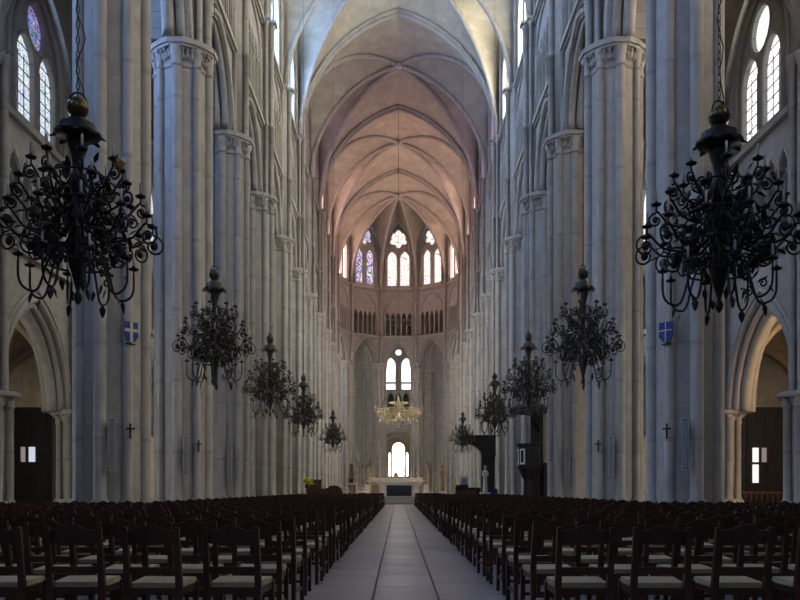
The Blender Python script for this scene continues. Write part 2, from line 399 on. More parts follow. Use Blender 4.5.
for a in apse_ang:
    r = math.radians(a); x, y = XP*math.sin(r), YC+XP*math.cos(r)
    where = {-54: 'outer left', -18: 'inner left', 18: 'inner right', 54: 'outer right'}[a]
    nave_pier(x, y, math.atan2(YC-y, -x), f'slender pale pier of the curved apse, {where} of four', strong=False, sc_=.72)

# ------------------------------------------------------------------ nave walls, bay by bay
NAVE = struct  # alias for readability
walls = {-1: struct('wall_left', 'left nave wall of arches, triforium gallery and clerestory windows', 'wall'),
         1: struct('wall_right', 'right nave wall of arches, triforium gallery and clerestory windows', 'wall')}
apse_wall = struct('wall_apse', 'curved apse wall of narrow arches below tall windows', 'wall')
nwin = [0]
def window(panes, loc, rz, label, mats, bars=None):
    nwin[0] += 1
    w_ = struct('window_%d' % nwin[0], label, 'window', None, loc, rz)
    for me in panes: link('pane', me, w_)
    for me in (bars or []): link('leading', me, w_)
    return w_
def pane(poly, mat, x=0.0):
    me = plate('pane', poly, [], .03, mat); me.transform(Matrix.Translation((x, 0, 0))); return me
def nave_bay(w, z0=ZCAP, spring=ZCAP, apex=18.75, pierhalf=.95, ntri=6, tri=(19.55, 21.7, 22.5), sc_=1.0, stilt=0.0):
    a = w/2-pierhalf
    outer = [(-w/2, z0), (-a, z0)]+arch(a, spring+stilt, apex, 10)+[(a, z0), (w/2, z0), (w/2, 33.2), (-w/2, 33.2)]
    step = min(.86, (w-2*pierhalf)/ntri); hw = step*.36
    tu = [(i-(ntri-1)/2)*step for i in range(ntri)]
    th = [lancet(u, hw, tri[0], tri[1], tri[2], 4) for u in tu]
    lu, lh = (1.2, .95) if w > 5 else (.74, .52)
    lz = (24.75, 27.7, 28.9) if w > 5 else (24.75, 27.9, 28.75)
    ch = [lancet(-lu, lh, *lz), lancet(lu, lh, *lz)]
    ros = rosette(0, 30.2, 1.06, 6, depth=.3)
    wall = plate('bay_wall', outer, th+ch+[ros], WALLT, 'stone')
    mo = MB()                   # mouldings of arch, gallery and windows on the inner face
    pts = lambda d: [(u, z) for u, z in arch(a+d, spring+stilt, apex+d*1.2, 12)]
    def full(d): p = pts(d); return [(p[0][0], z0)]+p+[(p[-1][0], z0)]
    roll(mo, full(-.16), .0, .20); roll(mo, full(-.04), -.36, .15); roll(mo, full(.16), -.60, .12); roll(mo, full(.40), -.62, .07)
    ar = mo.mesh('archivolt', 'stone_plain')
    mo = MB()
    for u in [tu[0]-step/2]+[x+step/2 for x in tu]:
        mo.lathe([(.09, tri[0]), (.055, tri[0]+.12), (.055, tri[1]-.1), (.11, tri[1]+.02), (.11, tri[1]+.08)], 8, (-.62, u, 0))
    for u in tu: roll(mo, arch(hw+.05, tri[1], tri[2]+.08, 4, u), -.60, .05)
    span = step*ntri/2+.05
    roll(mo, [(-span, tri[0])]+arch(span, tri[2]-.4, 23.75, 8)+[(span, tri[0])], -.62, .09)
    ga = mo.mesh('gallery_moulding', 'stone_plain')
    mo = MB()
    for z, h, p in ((19.2 if w > 5 else 18.72, .22, .2), (24.3, .24, .2)): mo.box((-.6-p/2+.05, 0, z), (p+.1, w-1.2*pierhalf, h)); mo.box((-.6-p*.25, 0, z-h*.75), (p*.5, w-1.2*pierhalf, h*.5))
    stc = mo.mesh('string_course', 'stone_plain')
    mo = MB()
    for u in (-lu, lu): roll(mo, lancet(u, lh+.07, *[lz[0], lz[1], lz[2]+.07]), -.56, .07)
    roll(mo, rosette(0, 30.2, 1.14, 6, depth=.28)+[rosette(0, 30.2, 1.14, 6)[0]], -.56, .07)
    wr = min(w/2-.75, 2.9)
    roll(mo, [(-wr, ZSPR)]+arch(wr, 27.6, 32.0, 8)+[(wr, ZSPR)], -.64, .13)
    tr = mo.mesh('window_moulding', 'stone_plain')
    mo = MB(); mo.box((1.55, 0, 21.5), (.2, w, 5.4)); bk = mo.mesh('gallery_back', 'stone')
    return dict(wall=wall, ar=ar, ga=ga, stc=stc, tr=tr, bk=bk, lan=(lu, lh, lz), ros=rosette(0, 30.2, 1.06, 6, depth=.3))
def place_bay(b, parent, x, y, rz, glassm, wlabel, glass2=None):
    for nm, k in (('bay_wall', 'wall'), ('archivolt', 'ar'), ('gallery_moulding', 'ga'), ('string_course', 'stc'), ('window_moulding', 'tr'), ('gallery_back', 'bk')):
        link(nm, b[k], parent, (x, y, 0), (0, 0, rz))
    key = 'g'+glassm
    if key not in b:
        lu, lh, lz = b['lan']
        b[key] = [pane(lancet(-lu, lh+.02, lz[0]-.02, lz[1], lz[2]+.02), glassm, -.3), pane(lancet(lu, lh+.02, lz[0]-.02, lz[1], lz[2]+.02), glassm, -.3), pane(b['ros'], glass2 or glassm, -.3)]
    window(b[key], (x, y, 0), rz, wlabel, None)
B7 = nave_bay(BAY)
BZ = nave_bay(PY[1]-PY[0], apex=19.0)
BW = nave_bay(PY[0]-YW, apex=19.0)
for sd in (-1, 1):
    rz = 0 if sd > 0 else PI
    ys = [YW]+PY
    for k in range(len(ys)-1):
        y = (ys[k]+ys[k+1])/2; b = BW if k == 0 else (BZ if k == 1 else B7)
        place_bay(b, walls[sd], sd*WALLX, y, rz, 'glass_choir' if k > 8 else 'glass_purple' if k > 6 else ('glass_clear_south' if sd > 0 else 'glass_clear_north'),
                  f'tall paired clerestory window with a rose, {SIDE[sd]} nave wall, {ORD[k]} bay from the west')
B5 = nave_bay(4.46, z0=15.7, spring=15.7, apex=18.35, pierhalf=.62, ntri=5, tri=(18.95, 20.9, 21.6), stilt=0)
RA = XP*math.cos(math.radians(18))+.25
for i, a in enumerate((-72, -36, 0, 36, 72)):
    r = math.radians(a)
    place_bay(B5, apse_wall, RA*math.sin(r), YC+RA*math.cos(r), PI/2-r, ['glass_choir', 'glass_apse_blue', 'glass_apse', 'glass_apse', 'glass_choir'][i],
              ['far left of five', 'left of the middle', 'middle', 'right of the middle', 'far right of five'][i].join(['apse clerestory window of two lancets and a rose, ', '']))

# ------------------------------------------------------------------ vault
ceil = struct('ceiling', 'ribbed stone vault over the nave and apse', 'ceiling')
XV = 6.62
NA = 10
def curve3(p0, p1, z0, z1, stilt=0.0):
    dx, dy = p1[0]-p0[0], p1[1]-p0[1]; s = math.hypot(dx, dy)
    pts = [(p0[0]+dx*d/s, p0[1]+dy*d/s, z0+stilt+h) for d, h in arc(s, z1-z0-stilt, NA)]
    if stilt: pts[0] = (pts[0][0], pts[0][1], z0)
    return pts
def ruled(c1, c2, flip=False):
    P = []; F = []; K = 6
    for i in range(len(c1)):
        a, b = Vector(c1[i]), Vector(c2[i])
        for j in range(K+1):
            t = j/K; q = a.lerp(b, t); q.z += .18*math.sin(PI*t)*min(1, i/4)      # slightly domed webs
            P.append(q)
    for i in range(len(c1)-1):
        for j in range(K):
            f = (i*(K+1)+j, i*(K+1)+j+1, (i+1)*(K+1)+j+1, (i+1)*(K+1)+j)
            F.append(f[::-1] if flip else f)
    return P, F
ribs = []
def web(c1, c2):
    m = MB(); P, F = ruled(c1, c2); m.add(P, F, True)
    me = m.mesh('web', 'stone_vault'); o = link('web', me, ceil)
def rib(c, r, nm='rib', off=0.0):
    m = MB(); m.tube([(p[0], p[1], p[2]-off) for p in c], r, 8); link(nm, m.mesh(nm, 'stone_plain'), ceil)
def trans(y):
    for s in (-1, 1):
        c = curve3((s*XV, y), (0, y), ZSPR, ZTOP)
        m = MB()
        for dy, r, dz in ((-.26, .13, .06), (.26, .13, .06), (0, .18, .2)): m.tube([(p[0], p[1]+dy, p[2]-dz) for p in c], r, 8)
        link('transverse_rib', m.mesh('transverse_rib', 'stone_plain'), ceil)
def boss(x, y): link('boss', MB().lathe([(.12, -.42), (.36, -.36), (.42, -.2), (.30, .0)], 16).mesh('boss', 'stone_plain'), ceil, (x, y, ZTOP))
def wallhalf(s, ya, yb): return curve3((s*XV, ya), (s*(XV+.05), yb), ZSPR, 32.1, 3.2)
def double_bay(y0, ym, y1):
    yb = ym; bs = (0, yb)
    diag = {}
    for s in (-1, 1):
        for yy in (y0, y1): diag[s, yy] = curve3((s*XV, yy), bs, ZSPR, ZTOP)
        diag[s, ym] = curve3((s*XV, ym), bs, ZSPR, ZTOP)
    for s in (-1, 1):
        for yy in (y0, y1):
            t = curve3((s*XV, yy), (0, yy), ZSPR, ZTOP)
            web(t, diag[s, yy]); rib(diag[s, yy], .17, 'diagonal_rib', .15)
            wm = (yy+ym)/2
            web(diag[s, yy], wallhalf(s, yy, wm)); web(diag[s, ym], wallhalf(s, ym, wm))
        rib(diag[s, ym], .17, 'cross_rib', .15)
    boss(*bs)
ST = [PY[i] for i in (0, 2, 4, 6, 8, 10)]
for i in range(5): double_bay(ST[i], PY[2*i+1], ST[i+1])
for y in ST: trans(y)
# apse: straight half bay, then the ribs of the curve gathered on one keystone
key = (0, YC); yJ = ST[-1]
apts = [(-XP*.92, YC)]+[(XP*.92*math.sin(math.radians(a)), YC+XP*.92*math.cos(math.radians(a))) for a in apse_ang]+[(XP*.92, YC)]
ar_ = [curve3(p, key, ZSPR, ZTOP) for p in apts]
for s in (-1, 1):
    t = curve3((s*XV, yJ), (0, yJ), ZSPR, ZTOP); d = curve3((s*XV, yJ), key, ZSPR, ZTOP)
    web(t, d); rib(d, .21, 'diagonal_rib', .16)
    wm = (yJ+YC)/2; web(d, wallhalf(s, yJ, wm)); web(ar_[0 if s < 0 else -1], wallhalf(s, YC, wm))
for i, c in enumerate(ar_): rib(c, .19, 'apse_rib', .14)
for i in range(5):
    p, q = apts[i], apts[i+1]; mid = ((p[0]+q[0])/2, (p[1]+q[1])/2)
    web(ar_[i], curve3(p, mid, ZSPR, 32.1, 3.6)); web(ar_[i+1], curve3(q, mid, ZSPR, 32.1, 3.6))
boss(*key)
# west bay, a plain pointed vault behind the viewer
c0 = {s: curve3((s*XV, YW), (0, YW), ZSPR, ZTOP) for s in (-1, 1)}; c1 = {s: curve3((s*XV, YZ), (0, YZ), ZSPR, ZTOP) for s in (-1, 1)}
for s in (-1, 1): web(c0[s], c1[s])

# ------------------------------------------------------------------ west wall with its great window
ww = struct('wall_west', 'west end wall with a great window behind the chairs', 'wall', plate('wall_west', [(-21, 0), (21, 0), (21, 34), (-21, 34)], [lancet(0, 4.4, 11, 22, 28, 10)], 1.0, 'stone'), (0, YW-.5, 0), PI/2)
window([pane(lancet(0, 4.45, 10.95, 22, 28.05, 10), 'glass_west')], (0, YW-.5, 0), PI/2, 'great west window high above the entrance', None)

# ------------------------------------------------------------------ inner aisles: arcade, blind gallery and upper windows
def aisle_bay(w, wide=1.0, mat='stone', lz=(14.7, 16.75, 17.75), lu=.93, lh=.74, oc=(18.45, .80)):
    a = w/2-.72
    outer = [(-w/2, 4.3), (-a, 4.3)]+arch(a, 4.3, 8.15, 12)+[(a, 4.3), (w/2, 4.3), (w/2, 21), (-w/2, 21)]
    oz, orr = oc
    holes = [lancet(-lu, lh, *lz), lancet(lu, lh, *lz), [(orr*math.sin(t), oz+orr*math.cos(t)) for t in (2*PI*i/28 for i in range(28))]]
    th = [lancet((i-2)*.95, .34, 10.0, 12.3, 13.1, 5) for i in range(5)]
    wall = plate('bay_wall', outer, holes+th, 1.0, mat)
    mo = MB()
    def full(d): p = arch(a+d, 4.3, 8.15+d*1.2, 14); return p
    roll(mo, full(-.22), .0, .22, 8); roll(mo, full(-.06), -.28, .15, 8); roll(mo, full(.14), -.5, .13, 8); roll(mo, full(.40), -.52, .08, 8); roll(mo, full(-.06), .28, .15, 8)
    ar = mo.mesh('archivolt', 'stone_warm' if mat == 'stone_warm' else 'stone_plain')
    mo = MB()
    for i in range(6): mo.lathe([(.11, 10), (.06, 10.15), (.06, 12.1), (.13, 12.25), (.13, 12.32)], 8, (-.52, (i-2.5)*.95, 0))
    for i in range(5): roll(mo, arch(.42, 12.3, 13.25, 5, (i-2)*.95), -.5, .06)
    mo.box((-.55, 0, 9.7), (.3, w-1.2, .22)); mo.box((-.55, 0, 14.3), (.3, w-1.2, .22))
    ga = mo.mesh('gallery_moulding', 'stone_plain')
    mo = MB()
    for u in (-lu, lu): roll(mo, lancet(u, lh+.08, lz[0], lz[1], lz[2]+.08), -.48, .08)
    cc = [((orr+.1)*math.sin(t), oz+(orr+.1)*math.cos(t)) for t in (2*PI*i/28 for i in range(29))]; roll(mo, cc, -.48, .08)
    wr = 2.0*wide
    roll(mo, [(-wr, 14.5)]+arch(wr, 16.9, 19.75, 10)+[(wr, 14.5)], -.54, .14); roll(mo, [(-wr-.35, 14.5)]+arch(wr+.35, 16.9, 20.3, 10)+[(wr+.35, 14.5)], -.54, .1)
    tr = mo.mesh('window_moulding', 'stone_plain')
    bk = MB().box((.62, 0, 11.5), (.2, w*.8, 3.6)).mesh('gallery_back', 'stone')
    return dict(wall=wall, ar=ar, ga=ga, tr=tr, bk=bk, lan=(lu, lh, lz), oc=oc, w=w)
def leading(u0, half, lz, n=2):
    m = MB(); z = lz[0]+.45
    while z < lz[2]-.25: m.box((-.33, u0, z), (.03, 2*half, .022)); z += .45
    for i in range(1, n+1): m.box((-.33, u0-half+2*half*i/(n+1), (lz[0]+lz[1]+.35)/2), (.03, .018, lz[1]+.35-lz[0]))
    return m.mesh('leading', 'iron')
def place_aisle(b, parent, x, y, rz, gl, oc, label, bars=False):
    for nm, k in (('bay_wall', 'wall'), ('archivolt', 'ar'), ('gallery_moulding', 'ga'), ('window_moulding', 'tr'), ('gallery_back', 'bk')):
        link(nm, b[k], parent, (x, y, 0), (0, 0, rz))
    kk = gl+oc; lu, lh, lz = b['lan']
    if kk not in b:
        e = .02
        b[kk] = [pane(lancet(u, lh+e, lz[0]-e, lz[1], lz[2]+e), gl, -.3) for u in (-lu, lu)]+[pane([((b['oc'][1]+.02)*math.sin(t), b['oc'][0]+(b['oc'][1]+.02)*math.cos(t)) for t in (2*PI*i/28 for i in range(28))], oc, -.3)]
    window(b[kk], (x, y, 0), rz, label, None, [leading(u, lh, lz) for u in (-lu, lu)] if bars else None)
aisle_wall = {-1: struct('wall_aisle_left', 'stone wall of low arches and high windows along the left aisle', 'wall'), 1: struct('wall_aisle_right', 'stone wall of low arches and high windows along the right aisle', 'wall')}
A7 = aisle_bay(BAY); A10 = aisle_bay(PY[1]-PY[0]); AW = aisle_bay(PY[0]-YW)
for sd in (-1, 1):
    ys = [YW]+PY
    for k in range(len(ys)-1):
        b = AW if k == 0 else (A10 if k == 1 else A7)
        place_aisle(b, aisle_wall[sd], sd*(XA+.52), (ys[k]+ys[k+1])/2, 0 if sd > 0 else PI, *((('glass_aisle_south', 'glass_aisle_south') if sd > 0 else ('glass_aisle_north', 'glass_oculus_north')) if k in (3, 4, 5) else (('glass_aisle_%s_%s' % ('west' if k < 5 else 'choir', 's' if sd > 0 else 'n'),)*2)),
                    f'leaded two-light aisle window with round oculus, {SIDE[sd]} side, {ORD[k]} bay from the west', bars=(k in (2, 3)))
# ambulatory round the apse
AA = aisle_bay(8.75, 1.0, 'stone', (13.5, 16.5, 17.4), .95, .55, (18.1, .36))
amb = struct('wall_ambulatory', 'warm stone wall of the passage behind the apse', 'wall')
for i, a in enumerate((-72, -36, 0, 36, 72)):
    r = math.radians(a); R = XA+.1
    place_aisle(AA, amb, R*math.sin(r), YC+R*math.cos(r), PI/2-r, *(('glass_ambulatory',)*2 if a >= 0 else ('glass_ambulatory_side',)*2), 'two-light window behind the apse arches, '+['far left of five', 'left of centre', 'centre', 'right of centre', 'far right of five'][i])

# ------------------------------------------------------------------ aisle piers
AB = MB().lathe([(1.0, 0), (1.0, .3), (.92, .36), (.86, .45), (.92, .52), (.78, .62), (.74, .72)], 16, smooth=False).mesh('base', 'stone_plain')
AC = MB().lathe([(.50, .6), (.50, 3.95)], 24).mesh('core', 'stone_pier')
ACO = MB().lathe([(.19, .6), (.2, .7), (.13, .8), (.13, 3.85), (.16, 3.88), (.16, 3.94), (.13, 3.96)], 12).mesh('colonnette', 'stone_shaft')
m = MB(); m.lathe([(.50, 3.85), (.54, 4.0), (.70, 4.22)], 24)
for i in range(8):
    a = i*PI/4; m.lathe([(.13, 3.9), (.15, 4.02), (.23, 4.22)], 10, (.58*math.cos(a), .58*math.sin(a), 0))
    for da in (-.2, .2): m.ball((.76*math.cos(a+da), .76*math.sin(a+da), 4.16), .055, 6, 4)
m.lathe([(.86, 4.2), (.90, 4.26), (.90, 4.36), (.84, 4.38)], 16, smooth=False, rot=PI/16)
ACAP = m.mesh('capital', 'stone_plain')
ASH = MB().lathe([(.2, 4.36), (.13, 4.5), (.13, 15.2), (.16, 15.24), (.24, 15.5), (.24, 15.6)], 10).mesh('vault_shaft', 'stone_shaft')
for sd in (-1, 1):
    for k, y in enumerate(PY):
        t = thing('aisle_pier', f'low stone pier of the {SIDE[sd]} aisle arcade, {ORD[k]} from the west end', 'pier', (sd*XA, y, 0), 0, 'piers of the aisle arcades')
        link('base', AB, t); link('core', AC, t); link('capital', ACAP, t)
        for i in range(8): link('colonnette', ACO, t, (.58*math.cos(i*PI/4), .58*math.sin(i*PI/4), 0))
        for da in (-50, 0, 50):
            a = (0 if sd < 0 else PI)+math.radians(da); link('vault_shaft', ASH, t, (.42*math.cos(a), .42*math.sin(a), 0))
for a in (-54, -18, 18, 54):
    r = math.radians(a); RR = XA+.55
    t = thing('aisle_pier', 'low stone pier in the passage behind the apse, '+{-54: 'outer left', -18: 'inner left', 18: 'inner right', 54: 'outer right'}[a], 'pier', (RR*math.sin(r), YC+RR*math.cos(r), 0), -r, 'piers of the aisle arcades')
    link('base', AB, t); link('core', AC, t); link('capital', ACAP, t)
    for i in range(8): link('colonnette', ACO, t, (.58*math.cos(i*PI/4), .58*math.sin(i*PI/4), 0))
    link('vault_shaft', ASH, t, (0, -.42, 0))

# ------------------------------------------------------------------ aisle vaults, outer aisles, outer wall
def barrel(xa, xb, ya, yb, spring, apex, n=8):
    m = MB(); s = (xb-xa)/2; pr = [(xa+d, spring+h) for d, h in arc(s, apex-spring, n)]+[(xb-d, spring+h) for d, h in reversed(arc(s, apex-spring, n)[:-1])]
    m.add([(x, ya, z) for x, z in pr]+[(x, yb, z) for x, z in pr], [(i, i+1, len(pr)+i+1, len(pr)+i) for i in range(len(pr)-1)], True)
    return m
def groin(parent, xa, xb, ya, yb, zs, zw, zt, mat, ribmat, r, skip=False):
    """four-part ribbed vault over one aisle bay"""
    ctr = ((xa+xb)/2, (ya+yb)/2); m = MB()
    for cx in (xa, xb):
        for cy in (ya, yb):
            d = curve3((cx, cy), ctr, zs, zt)
            for mid in ((cx, ctr[1]), (ctr[0], cy)):
                P, F = ruled(d, curve3((cx, cy), mid, zs, zw, .6)); m.add(P, F, True)
    link('web', m.mesh('web', mat), parent)
    for cx in (xa, xb):
        for cy in (ya, yb):
            q = MB(); q.tube([(p[0], p[1], p[2]-.04) for p in curve3((cx, cy), ctr, zs, zt)], r, 6); link('diagonal_rib', q.mesh('diagonal_rib', ribmat), parent)
    q = MB()
    for cx in (xa, xb): q.tube(curve3((cx, ya), (ctr[0], ya), zs, zw, .6), r*1.5, 6)
    link('transverse_rib', q.mesh('transverse_rib', ribmat), parent)
for sd in (-1, 1):
    cb = struct('ceiling_aisle_'+SIDE[sd], f'ribbed stone vault over the {SIDE[sd]} inner aisle', 'ceiling')
    co = struct('ceiling_outer_'+SIDE[sd], f'low brown ribbed vault over the {SIDE[sd]} outer aisle', 'ceiling')
    ys = [YW]+PY
    for k in range(len(ys)-1):
        groin(cb, sd*(XP+.5), sd*(XA-.1), ys[k], ys[k+1], 15.6, 20.7, 21.0, 'stone_vault', 'stone_plain', .15)
        groin(co, sd*(XA+.7), sd*XO, ys[k], ys[k+1], 4.4, 8.6, 8.9, 'stone_warm', 'stone_warm', .15)
    ow = struct('wall_outer_'+SIDE[sd], f'outer wall of the {SIDE[sd]} aisle', 'wall', plate('outer_wall', [(YW, 0), (YC, 0), (YC, 10), (YW, 10)], [lancet(yy, 1.5, 2.8, 5.2, 7.0) for k, yy in enumerate([y+3.5 for y in PY[1:-1]]) if k not in (1, 2, 3)], .6, 'stone_warm'), (sd*(XO+.2), 0, 0))
    for k, y in enumerate(PY[1:-1]):
        if k in (1, 2, 3): continue     # that bay is filled by the dark wooden lobby
        window([pane(lancet(0, 1.52, 2.78, 5.2, 7.02), 'glass_outer')], (sd*(XO+.25), y+3.5, 0), 0, f'small round-headed outer aisle window, {SIDE[sd]} side, {ORD[k]} from the front', None)
# ring walls and ceilings behind the apse
ra = struct('ceiling_ambulatory', 'stone vault over the passage behind the apse', 'ceiling')
for (R0, R1, z0, z1) in ((XP*1.02, XA+.2, 20.2, 21.6), (XA+.4, XO+.3, 8.0, 9.4)):
    m = MB(); nn = 20; pr = arc((R1-R0)/2, z1-z0, 6); pr = [(R0+d, z0+h) for d, h in pr]+[(R1-d, z0+h) for d, h in reversed(pr[:-1])]
    for i in range(nn+1):
        a = -PI/2+PI*i/nn; m.v += [(r*math.sin(a), YC+r*math.cos(a), z) for r, z in pr]
    K = len(pr)
    for i in range(nn):
        for j in range(K-1): m.f.append((i*K+j, i*K+j+1, (i+1)*K+j+1, (i+1)*K+j)); m.sm.append(True)
    link('passage_vault', m.mesh('passage_vault', 'stone_warm'), ra)
ow = struct('wall_chapel', 'outer wall behind the apse with the low bright window', 'wall')
for i, a in enumerate((-72, -36, 0, 36, 72)):
    r = math.radians(a); W = 13.6
    if a == 0: hs = [lancet(.0, .82, 2.85, 6.45, 7.3, 8), lancet(-1.16, .13, 2.85, 5.6, 6.0), lancet(1.16, .13, 2.85, 5.6, 6.0)]
    else: hs = [lancet(0, .9, 3.4, 5.9, 6.9)]
    rr = XO+.2
    link('bay_wall', plate('bay_wall', [(-W/2, 0), (W/2, 0), (W/2, 10), (-W/2, 10)], hs, .6, 'stone_warm'), ow, (rr*math.sin(r), YC+rr*math.cos(r), 0), (0, 0, PI/2-r))
    ps = [pane(h, 'glass_axial' if a == 0 else 'glass_outer', .1) for h in hs]
    window(ps, (rr*math.sin(r), YC+rr*math.cos(r), 0), PI/2-r, 'brilliant round-headed window low behind the altar' if a == 0 else 'chapel window behind the apse, '+{-72: 'far left', -36: 'left', 36: 'right', 72: 'far right'}[a], None)

# ------------------------------------------------------------------ dark wooden lobbies in the outer aisles
def lobby(sd):
    x, y = sd*17.6, 39.6
    t = thing('wooden_lobby', 'dark wooden draught lobby with '+('two small pale panes, beyond the arch on the left' if sd < 0 else 'a tall lit window, beyond the arch on the right'), 'lobby', (x, y, 0))
    m = MB(); m.box((0, 0, 2.35), (3.6, 2.6, 4.7)); m.box((0, 0, 4.78), (3.8, 2.8, .16)); m.box((0, 0, .1), (3.7, 2.7, .2)); link('body', m.mesh('body', 'dark_wood'), t)
    for i in range(5):
        mm = MB(); mm.box((0, 0, 0), (.07, .05, 4.3)); link('stile', mm.mesh('stile', 'dark_wood'), t, (-1.7+.85*i, -1.32, 2.4))
    # panes in the face towards the nave side
    px = lambda X: X-x
    if sd < 0: rects = [(-17.22, -16.95, 2.35, 3.08, 'lit_pane_dim'), (-16.86, -16.5, 2.35, 3.08, 'lit_pane_cool')]
    else: rects = [(16.08, 16.42, 1.40, 2.28, 'lit_pane_warm'), (16.08, 16.42, 2.34, 3.04, 'lit_pane_warm'), (16.50, 16.78, 2.34, 3.04, 'lit_pane_dim')]
    for a, b, c, d, mt in rects:
        f = MB(); f.box(((a+b)/2-x, -1.345, (c+d)/2), (b-a, .02, d-c)); p = link('window_pane', f.mesh('window_pane', mt), t)
        f = MB()
        for (cx, cz, wx, wz) in (((a+b)/2, c, b-a+.08, .05), ((a+b)/2, d, b-a+.08, .05), (a, (c+d)/2, .05, d-c), (b, (c+d)/2, .05, d-c)): f.box((cx-x, -1.36, cz), (wx, .05, wz))
        link('frame', f.mesh('frame', 'brown_wood'), p)
lobby(-1); lobby(1)
t = thing('balustrade', 'low brown wooden balustrade across the right aisle arch', 'balustrade', (15.6, 36.6, 0))
m = MB(); m.box((0, 0, .98), (3.0, .1, .1)); m.box((0, 0, .068), (3.0, .1, .14)); link('rail', m.mesh('rail', 'brown_wood'), t)
for i in range(13): link('baluster', MB().lathe([(.03, .18), (.05, .4), (.03, .6), (.05, .75), (.03, .94)], 8).mesh('baluster', 'brown_wood'), t, (-1.4+i*.233, 0, 0))
# a lamp burning in the right outer aisle
t = thing('hanging_lamp', 'small warm hanging lamp in the right outer aisle', 'lamp', (16.2, 30.2, 5.6))
link('globe', MB().ball((0, 0, 0), .16, 12, 8).mesh('globe', 'lamp_glow'), t); link('rod', MB().cyl(.015, .15, 3.6, 6).mesh('rod', 'iron'), t)
ld = bpy.data.lights.new('lamp_bulb', 'POINT'); ld.energy = 230; ld.color = (1, .62, .30); ld.shadow_soft_size = .2
link('bulb', ld, t, (0, 0, -.25))

# ------------------------------------------------------------------ chandeliers
def spiral(c, r0, turns, a0, dirn=1, n=16, shrink=.8):
    """flat spiral in the r-z plane round c, winding inwards"""
    return [(c[0]+r0*(1-shrink*i/n)*math.cos(a0+dirn*2*PI*turns*i/n), 0, c[1]+r0*(1-shrink*i/n)*math.sin(a0+dirn*2*PI*turns*i/n)) for i in range(n+1)]
def bez(p0, p1, p2, p3, n=10):
    return [tuple((1-t)**3*a+3*(1-t)**2*t*b+3*(1-t)*t*t*c+t**3*d for a, b, c, d in zip(p0, p1, p2, p3)) for t in (i/n for i in range(n+1))]
def arm_mesh(R, z, zroot, curl, low=False):
    """one scrolled branch in the local x-z plane; the candle stands at (R, z)"""
    m = MB(); b = .0145
    if low:      # hanging hook
        p = bez((.06, 0, zroot), (R*.7, 0, zroot-.05), (R*.5, 0, z-.38), (R*.82, 0, z-.30))+bez((R*.82, 0, z-.30), (R*1.04, 0, z-.26), (R, 0, z-.12), (R, 0, z), 8)[1:]
        m.tube(p, b, 6); m.tube(spiral((R*.42, zroot-.14), curl, 1.3, PI/2, 1), b*.85, 5)
        m.leaf((R*.78, 0, z-.3), (.2, .1, -1), .16, .04); m.leaf((R*.5, 0, z-.18), (-.3, 0, -1), .14, .035)
    else:
        p = bez((.06, 0, zroot), (R*.35, 0, zroot-.30), (R*.62, 0, zroot-.22), (R*.80, 0, z-.16))
        p += bez(p[-1], (R*.92, 0, z-.06), (R*1.0, 0, z+.03), (R+curl*.0, 0, z-.02), 6)[1:]
        m.tube(p, b, 6)
        m.tube(spiral((R+curl*.15, z-.02-curl), curl, 1.35, PI/2+.1, -1), b*.9, 5)
        m.tube(spiral((R*.60, z-.28), curl*1.15, 1.3, PI*.9, -1), b*.85, 5)
        m.tube(spiral((R*.36, z-.02), curl*1.2, 1.2, -PI/2, 1), b*.8, 5)
        m.ball((R+curl*.15, 0, z-.02-curl), curl*.38, 7, 5, (1, .6, 1))
        m.ball((R*.60, 0, z-.28), curl*.42, 7, 5, (1, .5, 1))
        m.leaf((R*.80, 0, z-.16), (1, .3, -.5), .15, .04); m.leaf((R*.7, 0, z-.2), (-.2, -.4, 1), .14, .035); m.leaf((R*.45, 0, z-.3), (.2, .3, -1), .15, .04); m.leaf((R*.3, 0, z-.1), (.6, 0, 1), .16, .035)
    m.cyl(.011, z-.02, z+.06, 6, (R, 0))
    return m
TIERS = [  # radius, z, root z, curl, arms, phase, low
    (.50, 4.66, 4.62, .075, 8, 0.2, False),
    (.70, 4.36, 4.38, .085, 10, 0.0, False),
    (.84, 4.06, 4.08, .125, 12, 0.15, False),
    (.64, 3.58, 3.86, .085, 8, 0.3, True)]
